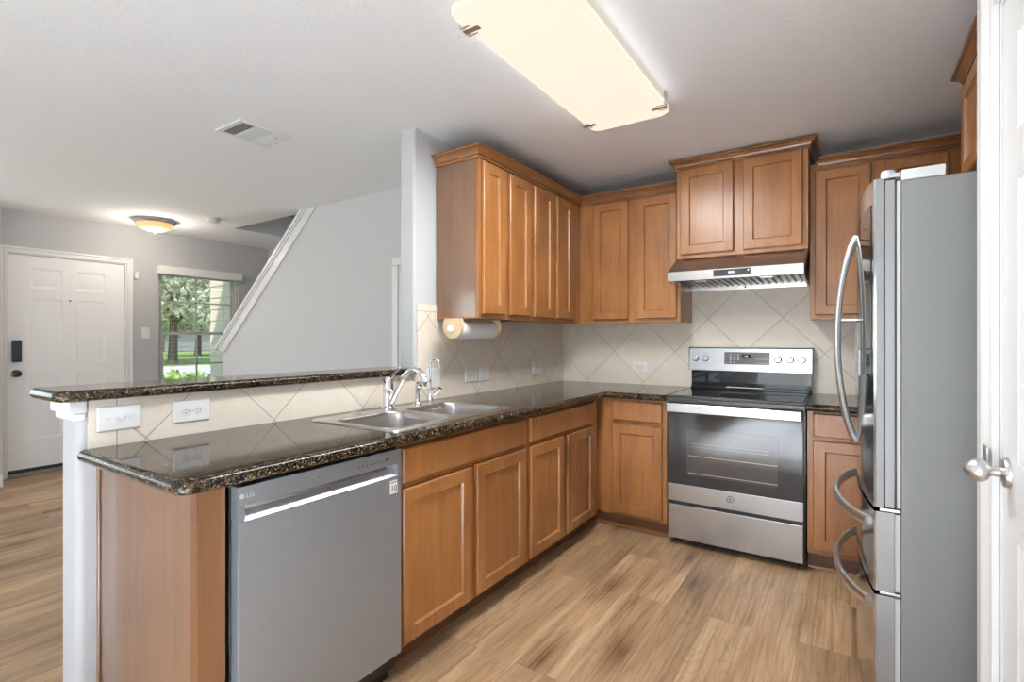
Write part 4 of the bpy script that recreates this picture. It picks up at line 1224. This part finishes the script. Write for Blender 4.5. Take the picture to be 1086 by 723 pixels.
# ------------------------------------------------------------------ outlets and switches
def plate(F, w, h, label, kind, cat='outlet', name='outlet', group=None, toggle=None):
    """F origin = centre of the plate on the wall"""
    o, u, v, n = [Vector(a) for a in F]
    t = thing(name, o, label, cat, group)
    FO = (o - u * w / 2 - v * h / 2 + n * 0.0003, u, v, n)
    MB().rings(FO, w, h, [(0, 0), (0, 0.003), (0.003, 0.006), (0.005, 0.0065)]).build('cover_plate', M['white_plastic'], t, smooth=0.3)
    def rect(name, cu, cv, ww, hh, d, mat, par, base=0.0068):
        return MB().rings((o + u * (cu - ww / 2) + v * (cv - hh / 2) + n * base, u, v, n), ww, hh, [(0, 0), (0, d * 0.6), (0.0005, d)]).build(name, mat, par)
    def disc(mb, cu, cv, r, d, base=0.0068):
        mb.lathe([(r, 0), (r, d), (r * 0.6, d + 0.0003)], o + u * cu + v * cv + n * base, n, 18)
    if kind == 'duplex_h':
        for s in (-1, 1):
            mb = MB(); c = s * 0.0195
            pts = [(c + 0.0145 * math.cos(a) * 1.0, 0.0165 * math.sin(a)) for a in [2 * math.pi * k / 24 for k in range(24)]]
            lo = [[o + u * a + v * b + n * d for a, b in pts] for d in (0.0067, 0.0082)]
            mb.loft(lo)
            r = mb.build('receptacle', M['ivory'], t)
            for dv in (-0.006, 0.006):
                MB().rings((o + u * (c - 0.0065) + v * (dv - 0.0008) + n * 0.0083, u, v, n), 0.0075, 0.0016, [(0, 0), (0, 0.0003)]).build('slot', M['slot'], r)
            MB().lathe([(0.0021, 0), (0.0021, 0.0003)], o + u * (c + 0.0075) + n * 0.0083, n, 10).build('slot', M['slot'], r)
        mb = MB(); disc(mb, 0, 0, 0.0028, 0.0006); mb.build('screw', M['nickel'], t)
    elif kind == 'decora':
        c = rect('receptacle', 0, 0, 0.033 if w < h * 1.05 else 0.066, 0.066 if w < h * 1.05 else 0.033, 0.0016, M['ivory'], t)
        for s in (-1, 1):
            for d in (-0.006, 0.006):
                cu, cv = (d, s * 0.018) if w < h * 1.05 else (s * 0.018, d)
                MB().rings((o + u * (cu - 0.0016) + v * (cv - 0.0016) + n * 0.0085, u, v, n), 0.0032, 0.0032, [(0, 0), (0, 0.0003)]).build('slot', M['slot'], c)
    elif kind == 'toggle_h' or kind == 'toggle':
        ww, hh = (0.024, 0.010) if kind == 'toggle_h' else (0.010, 0.024)
        c = rect('switch_slot', 0, 0, ww, hh, 0.0012, M['ivory'], t)
        MB().tube([o + n * 0.008, o + n * 0.013 + (u if kind == 'toggle_h' else v) * 0.005, o + n * 0.020 + (u if kind == 'toggle_h' else v) * 0.009], [0.0042, 0.004, 0.0036], 10).build('toggle', M['ivory'], c)
        for s in (-1, 1):
            mb = MB()
            a, b = (s * 0.030, 0) if kind == 'toggle_h' else (0, s * 0.030)
            disc(mb, a, b, 0.0026, 0.0006)
            mb.build('screw', M['nickel'], t)
    elif kind == 'rocker2':
        for s in (-0.023, 0.023):
            rect('rocker', s, 0, 0.030, 0.064, 0.003, M['ivory'], t)
    return t
def FLx(y, z): return ((XL + 0.0001, y, z), (0, 1, 0), (0, 0, 1), (1, 0, 0))
plate(FLx(0.694, 1.003), 0.122, 0.080, 'white single toggle switch plate on the half wall tile, nearest the wall end', 'toggle_h', 'light switch', 'light_switch')
plate(FLx(0.9155, 1.000), 0.126, 0.079, 'white duplex outlet on the half wall tile behind the counter', 'duplex_h')
plate(FLx(2.215, 1.036), 0.114, 0.114, 'white switch plate behind the slim filter faucet', 'toggle', 'light switch', 'light_switch')
plate(FLx(2.572, 1.031), 0.130, 0.085, 'left one of the two white outlet plates under the paper towels', 'duplex_h', group='outlets below the wall cabinets')
plate(FLx(2.710, 1.031), 0.112, 0.085, 'right one of the two white plates under the paper towels, single switch', 'toggle_h', 'light switch', 'light_switch')
plate(FLx(3.382, 1.036), 0.128, 0.096, 'white outlet on the left tiled wall near the corner', 'decora', group='outlets below the wall cabinets')
plate(((-1.348, YB - 0.0001, 1.046), (1, 0, 0), (0, 0, 1), (0, -1, 0)), 0.118, 0.072, 'white horizontal outlet on the back tiled wall left of the range', 'decora', group='outlets below the wall cabinets')
plate(((EX + 0.0001, 2.430, 1.326), (0, 1, 0), (0, 0, 1), (1, 0, 0)), 0.076, 0.122, 'white light switch plate between the front door and the window', 'toggle', 'light switch', 'light_switch')
o = MB().box(EX + 0.0005, EX + 0.022, 2.323, 2.358, 1.897, 1.975, 0.004).build('door_sensor', M['white_plastic'])
tag(o, 'small white alarm sensor beside the front door casing', 'door sensor')

# ------------------------------------------------------------------ refrigerator
def make_fridge():
    y0, y1 = 1.970, 2.880
    xc = 0.128
    yc = (y0 + y1) / 2
    t = thing('refrigerator', (0.45, yc, 0), 'stainless french door refrigerator with two bottom drawers, grey sides', 'refrigerator')
    MB().box(xc, 0.90, y0, y1, 0.03, 1.748, 0.006).build('cabinet', M['fridge_side'], t)
    MB().box(xc + 0.05, 0.85, y0 + 0.03, y1 - 0.03, 0.0005, 0.03).build('base_grille', M['black'], t, smooth=0)
    XF = 0.060                     # door edge plane, before the crown of the front
    BUL = 0.042
    def bulge(y):
        s = (y - yc) / ((y1 - y0) / 2)
        return BUL * (1 - s * s)
    def front(mb, a, b, z0, z1, xb, n=14, edge=0.008):
        """bowed door front between y=a..b, back plane xb"""
        pts = []
        ys = [a + (b - a) * k / n for k in range(n + 1)]
        outer = [(xb, a + 0.001), (XF + 0.006, a)]
        for i, y in enumerate(ys):
            yy = min(max(y, a + 0.003), b - 0.003)
            x = XF - bulge(yy)
            outer.append((x, yy))
        outer += [(XF + 0.006, b), (xb, b - 0.001)]
        mb.poly_prism(outer, lambda u, v, a_: (u, v, a_), z0, z1)
        return mb
    def edge_mat(o):
        for p in o.data.polygons:
            if abs(p.normal.y) > 0.95:
                p.material_index = 1
        return o
    ym = yc
    for (a, b, nm_) in ((ym + 0.002, y1, 'far'), (y0, ym - 0.002, 'near')):
        d = edge_mat(front(MB(), a, b, 0.735, 1.762, 0.084).build('door', [M['steel_fridge'], M['fridge_edge']], t, smooth=0.35))
        MB().box(0.0885, 0.1125, a + 0.002, b - 0.002, 0.737, 1.755, 0.002).build('inner_door', M['fridge_edge'], d)
        MB().box(0.0842, 0.0883, a + 0.006, b - 0.006, 0.742, 1.750).box(0.1127, 0.1175, a + 0.006, b - 0.006, 0.742, 1.750).build('gasket', M['gasket'], d, smooth=0)
        MB().box(0.1177, 0.1277, a + 0.001, b - 0.001, 0.738, 1.748, 0.002).build('door_liner', M['grey_plastic'], d)
        # bowed vertical handle
        sgn = 1 if nm_ == 'far' else -1
        hy = ym + sgn * 0.045
        zt, zb_ = 1.655, 0.865
        pts = []
        for k in range(21):
            s = k / 20
            z = zt + (zb_ - zt) * s
            q = 1 - (2 * s - 1) ** 2
            pts.append((XF - bulge(hy) - 0.002 - 0.062 * q ** 0.75, hy, z))
        hd = MB().tube(pts, 0.0150, 12, flat=(0.75, 1.1)).build('handle', M['steel_handle'], d)
        for z in (1.335,):
            MB().tube([(XF - bulge(hy) - 0.0005, hy, z), (XF - bulge(hy) - 0.050, hy, z)], 0.006, 10).build('handle_post', M['steel_handle'], hd)
        if nm_ == 'near':
            # dark glass panel on the near door
            g = MB()
            ys = [y0 + 0.035 + (ym - 0.09 - y0 - 0.035) * k / 10 for k in range(11)]
            loA = [(XF - bulge(y) - 0.0022, y) for y in ys] + [(XF - bulge(y) - 0.0003, y) for y in ys[::-1]]
            g.poly_prism(loA, lambda u, v, a_: (u, v, a_), 1.14, 1.69)
            g.build('glass_panel', M['black_glass'], d, smooth=0.35)
        else:
            g = MB()
            ys = [ym + 0.14 + 0.20 * k / 8 for k in range(9)]
            loA = [(XF - bulge(y) - 0.006, y) for y in ys] + [(XF - bulge(y) - 0.0003, y) for y in ys[::-1]]
            g.poly_prism(loA, lambda u, v, a_: (u, v, a_), 1.02, 1.36)
            g.build('dispenser', M['panel_grey'], d, smooth=0.35)
    for z0, z1 in ((0.475, 0.722), (0.06, 0.462)):
        d = edge_mat(front(MB(), y0, y1, z0, z1, 0.112, 24).build('drawer', [M['steel_fridge'], M['fridge_edge']], t, smooth=0.35))
        MB().box(0.1125, 0.1275, y0 + 0.004, y1 - 0.004, z0 + 0.004, z1 - 0.004, 0.002).build('drawer_liner', M['grey_plastic'], d)
        hz = z1 - 0.055
        pts = []
        for k in range(25):
            s = k / 24
            y = y0 + 0.075 + (y1 - y0 - 0.15) * s
            q = 1 - abs(2 * s - 1) ** 2.2
            pts.append((XF - bulge(y) - 0.002 - 0.064 * q ** 0.8, y, hz))
        MB().tube(pts, 0.0145, 12, flat=(1.25, 0.75)).build('handle', M['steel_handle'], d)
    # hinges and hinge covers on top
    for y in (y0 + 0.03, y1 - 0.03):
        MB().lathe([(0.019, 0), (0.019, 0.02), (0.016, 0.026), (0.004, 0.0265)], (0.097, y, 1.7635), (0, 0, 1), 24).box(0.10, 0.1255, y - 0.018, y + 0.018, 1.7635, 1.778, 0.003).build('hinge', M['grey_plastic'], t)
        MB().box(xc + 0.001, 0.235, y - 0.028, y + 0.030, 1.7485, 1.782, 0.005).build('hinge_cover', M['white_plastic'], t)
    for zz in (0.7285, 0.4685):
        MB().box(0.075, 0.126, y0 + 0.004, y0 + 0.03, zz - 0.0045, zz + 0.0045, 0.001).build('hinge_plate', M['steel_bright'], t)
make_fridge()

# ------------------------------------------------------------------ ceiling fixtures
def make_fluorescent():
    x0, x1, y0, y1 = -1.160, -0.742, 1.335, 2.555
    t = thing('ceiling_light', ((x0 + x1) / 2, (y0 + y1) / 2, H), 'long fluorescent ceiling light with cream diffuser and metal corner clips', 'ceiling light')
    MB().box(x0 + 0.05, x1 - 0.05, y0 + 0.05, y1 - 0.05, H - 0.03, H - 0.0005).build('housing', M['trim'], t, smooth=0)
    o = rrect(x0, x1, y0, y1, 0.055, 6)
    mb = MB()
    loops = []
    for ins, z in ((0.006, H - 0.0305), (0.0, H - 0.036), (0.0, H - 0.052), (0.006, H - 0.060), (0.02, H - 0.0645)):
        loops.append([(x, y, z) for x, y in offset_poly(o, ins, [True] * len(o))])
    mb.loft(loops)
    mb.build('diffuser', M['diffuser'], t, smooth=0.6)
    for cx, sx in ((x0, 1), (x1, -1)):
        for cy in (y0 + 0.115, y1 - 0.115):
            c = MB()
            for dy, ln, wd in ((-0.025, 0.035, 0.007), (0.0, 0.062, 0.024), (0.025, 0.035, 0.007)):
                a, b = sorted((cx - sx * 0.006, cx + sx * ln))
                c.box(a, b, cy + dy - wd / 2, cy + dy + wd / 2, H - 0.0685, H - 0.0652, 0.001)
                a, b = sorted((cx - sx * 0.006, cx - sx * 0.003))
                c.box(a, b, cy + dy - wd / 2, cy + dy + wd / 2, H - 0.0651, H - 0.0006)
            c.build('clip', M['nickel'], t)
    # the tubes' own light
    lamp('fluorescent_tubes', 'AREA', ((x0 + x1) / 2, (y0 + y1) / 2, H - 0.0705), 36, (0.93, 0.96, 0.97), (0, 0, 0), shape='RECTANGLE', size=x1 - x0 - 0.06, size_y=y1 - y0 - 0.06)
    for xs_, ang in ((x0 - 0.004, -100), (x1 + 0.004, 100)):
        lamp('fluorescent_side_glow', 'AREA', (xs_, (y0 + y1) / 2, H - 0.046), 0.16, (0.93, 0.965, 1.0), (0, math.radians(-ang), 0), shape='RECTANGLE', size=0.03, size_y=y1 - y0 - 0.12)
make_fluorescent()

def make_vent():
    x0, x1, y0, y1 = -2.968, -2.706, 1.474, 1.778
    t = thing('ceiling_vent', ((x0 + x1) / 2, (y0 + y1) / 2, H), 'white rectangular air vent with louvers on the ceiling', 'vent')
    f = MB()
    z0, z1 = H - 0.010, H - 0.0005
    f.box(x0, x1, y0, y0 + 0.026, z0, z1, 0.002).box(x0, x1, y1 - 0.026, y1, z0, z1, 0.002).box(x0, x0 + 0.026, y0 + 0.026, y1 - 0.026, z0, z1, 0.002).box(x1 - 0.026, x1, y0 + 0.026, y1 - 0.026, z0, z1, 0.002)
    f.box(x0 + 0.026, x1 - 0.026, y0 + 0.098, y0 + 0.108, z0, z1).box(x0 + 0.026, x1 - 0.026, y1 - 0.108, y1 - 0.098, z0, z1)
    f.build('frame', M['trim'], t)
    MB().box(x0 + 0.02, x1 - 0.02, y0 + 0.02, y1 - 0.02, H - 0.0022, H - 0.0006).build('duct_backing', M['vent_dark'], t, smooth=0)
    for a, b, tilt in ((y0 + 0.026, y0 + 0.098, 1), (y0 + 0.108, y1 - 0.108, 0), (y1 - 0.098, y1 - 0.026, -1)):
        lv = MB()
        if tilt:
            m = 5
            for k in range(m):
                y = a + (b - a) * (k + 0.5) / m
                lv.poly_prism([(y - 0.0055 * 1, H - 0.010 if tilt > 0 else H - 0.003), (y - 0.0045, H - 0.0105 if tilt > 0 else H - 0.0035), (y + 0.0055, H - 0.0035 if tilt > 0 else H - 0.0105), (y + 0.0045, H - 0.003 if tilt > 0 else H - 0.010)], lambda u, v, q: (q, u, v), x0 + 0.0265, x1 - 0.0265)
        else:
            m = 13
            for k in range(m):
                x = x0 + 0.032 + (x1 - x0 - 0.064) * k / (m - 1)
                lv.box(x - 0.0062, x + 0.0062, a + 0.0005, b - 0.0005, H - 0.0085, H - 0.0065)
        lv.build('louver', M['trim'], t, smooth=0)
    MB().box(x1 - 0.075, x1 - 0.06, y1 - 0.07, y1 - 0.055, H - 0.02, H - 0.0106, 0.003).build('lever', M['trim'], t)
make_vent()

def make_entry_light():
    c = (-5.74, 2.275)
    t = thing('ceiling_light', (c[0], c[1], H), 'small round flush ceiling lamp with amber glass bowl near the front door', 'ceiling light')
    MB().lathe([(0.165, 0.0005), (0.180, 0.006), (0.182, 0.018), (0.172, 0.026), (0.168, 0.036), (0.150, 0.038)], (c[0], c[1], H), (0, 0, -1), 48).build('rim', M['nickel'], t)
    prof = []
    for k in range(9):
        a = math.pi / 2 * k / 8
        prof.append((0.152 * math.cos(a) + 0.001, 0.0385 + 0.075 * math.sin(a)))
    MB().lathe(prof, (c[0], c[1], H), (0, 0, -1), 48).build('glass_bowl', M['amber'], t)
    MB().lathe([(0.010, 0), (0.008, 0.010), (0.003, 0.016)], (c[0], c[1], H - 0.1137), (0, 0, -1), 14).build('finial', M['nickel'], t)
    lamp('entry_bulb', 'POINT', (c[0], c[1], H - 0.17), 10, (1.0, 0.90, 0.76), shadow_soft_size=0.05)
make_entry_light()
t = thing('smoke_detector', (-5.205, 2.565, H), 'white round smoke detector on the ceiling near the stair opening', 'smoke detector')
MB().lathe([(0.066, 0.0005), (0.068, 0.008), (0.066, 0.010)], (-5.205, 2.565, H), (0, 0, -1), 32).build('mounting_ring', M['trim'], t)
MB().lathe([(0.060, 0.0102), (0.060, 0.028), (0.052, 0.036), (0.02, 0.038)], (-5.205, 2.565, H), (0, 0, -1), 32).build('body', M['white_plastic'], t)

# ------------------------------------------------------------------ window blind
t = thing('window_blind', (EX, (WY0 + WY1) / 2, 2.0), 'white horizontal slat blind with valance, open over the front window', 'window blind')
MB().box(EX + 0.0012, EX + 0.075, 2.530, 3.450, 1.975, 2.066, 0.006).build('valance', M['blind'], t)
sl_ = MB()
z = 1.962
while z > WZ0 + 0.04:
    sl_.box(EX - 0.030, EX - 0.004, WY0 + 0.008, WY1 - 0.008, z - 0.0005, z + 0.0005)
    z -= 0.0435
sl_.build('slats', M['blind'], t, smooth=0)
cd = MB()
for y in (2.70, 3.28):
    cd.box(EX - 0.047, EX - 0.0465, y - 0.001, y + 0.001, WZ0 + 0.03, 1.975).box(EX + 0.0025, EX + 0.003, y - 0.001, y + 0.001, WZ0 + 0.03, 1.975)
cd.build('ladder_cord', M['blind'], t, smooth=0)
MB().tube([(EX + 0.02, 3.385, 1.975), (EX + 0.02, 3.387, 1.45)], 0.004, 8).build('wand', M['blind'], t)

# ------------------------------------------------------------------ outdoors
struct(MB().box(-20, EX - 0.13, -14, 34, -0.4, -0.16).build('lawn_ground', M['lawn'], smooth=0))
struct(MB().box(-29, -20.001, -20, 60, -0.4, -0.15).build('street_ground', M['street'], smooth=0))
struct(MB().box(-120, -29.001, -40, 110, -0.4, -0.14).build('far_ground', M['lawn'], smooth=0))
# lap siding of the garage wing beside the window
sg = MB()
z = -0.15
while z < 3.0:
    sg.poly_prism([(3.452, z), (3.44, z), (3.450, z + 0.149), (3.452, z + 0.149)], lambda u, v, a: (a, u, v), -7.06, EX - 0.125)
    z += 0.15
sg.box(-7.06, EX - 0.125, 3.4525, 3.6, -0.15, 3.0)
struct(sg.build('wall_siding', M['siding'], smooth=0))

def leaf_mass(name, mat, parent, centers, count, size):
    mb = MB()
    for _ in range(count):
        c, r = random.choice(centers)
        d = Vector((random.gauss(0, 1), random.gauss(0, 1), random.gauss(0, 1))).normalized() * (r[0] * random.uniform(0.35, 1.0) ** 0.5)
        p = Vector(c) + Vector((d.x, d.y, d.z * r[1]))
        a = Vector((random.gauss(0, 1), random.gauss(0, 1), random.gauss(0, 1))).normalized()
        b = a.orthogonal().normalized()
        s = size * random.uniform(0.6, 1.4)
        q = [p + a * s, p + b * s * 0.55, p - a * s, p - b * s * 0.55]
        mb.bm.faces.new([mb.bm.verts.new(x) for x in q])
    return mb.build(name, mat, parent, smooth=0)
def tree(x, y, h, label, r=3.2):
    t = thing('shade_tree', (x, y, -0.16), label, 'tree', 'trees across the street')
    MB().tube(smooth_curve([(x, y, -0.17), (x + 0.1, y, 1.2), (x - 0.1, y + 0.1, 2.6), (x, y, h * 0.62)], 4), [0.30, 0.26, 0.24, 0.23, 0.22, 0.21, 0.2, 0.19, 0.17, 0.15, 0.13, 0.11, 0.08], 10).build('trunk', M['bark'], t)
    br = MB()
    for k in range(6):
        a = k * 1.05
        br.tube([(x, y, 1.9 + 0.2 * k), (x + math.cos(a) * 1.0, y + math.sin(a) * 1.0, 2.8 + 0.25 * k), (x + math.cos(a) * 1.9, y + math.sin(a) * 1.9, 3.7 + 0.3 * k)], [0.10, 0.07, 0.03], 8)
    br.build('branches', M['bark'], t)
    cs = [((x + random.uniform(-r, r) * 0.62, y + random.uniform(-r, r) * 0.62, h * random.uniform(0.30, 0.85)), (r * 0.55, 0.75)) for _ in range(15)]
    leaf_mass('foliage', M['leaf'], t, cs, 11000, 0.16)
tree(-32.8, 13.9, 9.5, 'leafy tree seen through the left half of the front window', 4.8)
tree(-45.5, 21.2, 11.0, 'leafy tree across the street seen through the middle of the front window', 5.0)
t = thing('hedge', (-11.0, 5.0, -0.16), 'yellow green low hedge on the lawn just outside the front window', 'hedge')
leaf_mass('foliage', M['hedge'], t, [((-11 + random.uniform(-0.5, 0.5), 4.2 + k * 0.28, 0.22 + random.uniform(-0.08, 0.1)), (0.42, 0.85)) for k in range(7)], 2600, 0.05)
MB().tube([(-11, 4.1, -0.17), (-11, 4.1, 0.25)], 0.02, 6).tube([(-11, 5.2, -0.17), (-11, 5.2, 0.25)], 0.02, 6).build('stem', M['bark'], t)
def far_house():
    x, y0, y1 = -62.0, 16.0, 44.0
    t = thing('house', (x, 30, -0.14), 'grey one storey house with dark roof across the street', 'house')
    MB().box(x - 8, x, y0, y1, -0.13, 2.9).build('wall', M['brickwall'], t, smooth=0)
    MB().poly_prism([(x + 0.8, 2.9), (x - 8.8, 2.9), (x - 4, 5.6)], lambda u, v, a: (u, a, v), y0 - 0.6, y1 + 0.6).build('roof', M['roof'], t, smooth=0)
    g = MB().box(x, x + 0.06, 25.5, 30.5, -0.1, 2.2)
    for k in range(4):
        g.box(x + 0.06, x + 0.08, 25.5, 30.5, 0.42 + k * 0.55, 0.46 + k * 0.55)
    g.build('garage_door', M['white_paint'], t, smooth=0)
    for y in (20.5, 34.5, 39.5):
        w = MB().box(x, x + 0.08, y, y + 1.4, 0.8, 2.2).build('window', M['white_paint'], t, smooth=0)
        MB().box(x + 0.081, x + 0.09, y + 0.1, y + 1.3, 0.9, 2.1).build('pane', M['black_glass'], w, smooth=0)
far_house()

for o in list(bpy.data.objects):
    if '_o' in o:
        del o['_o']
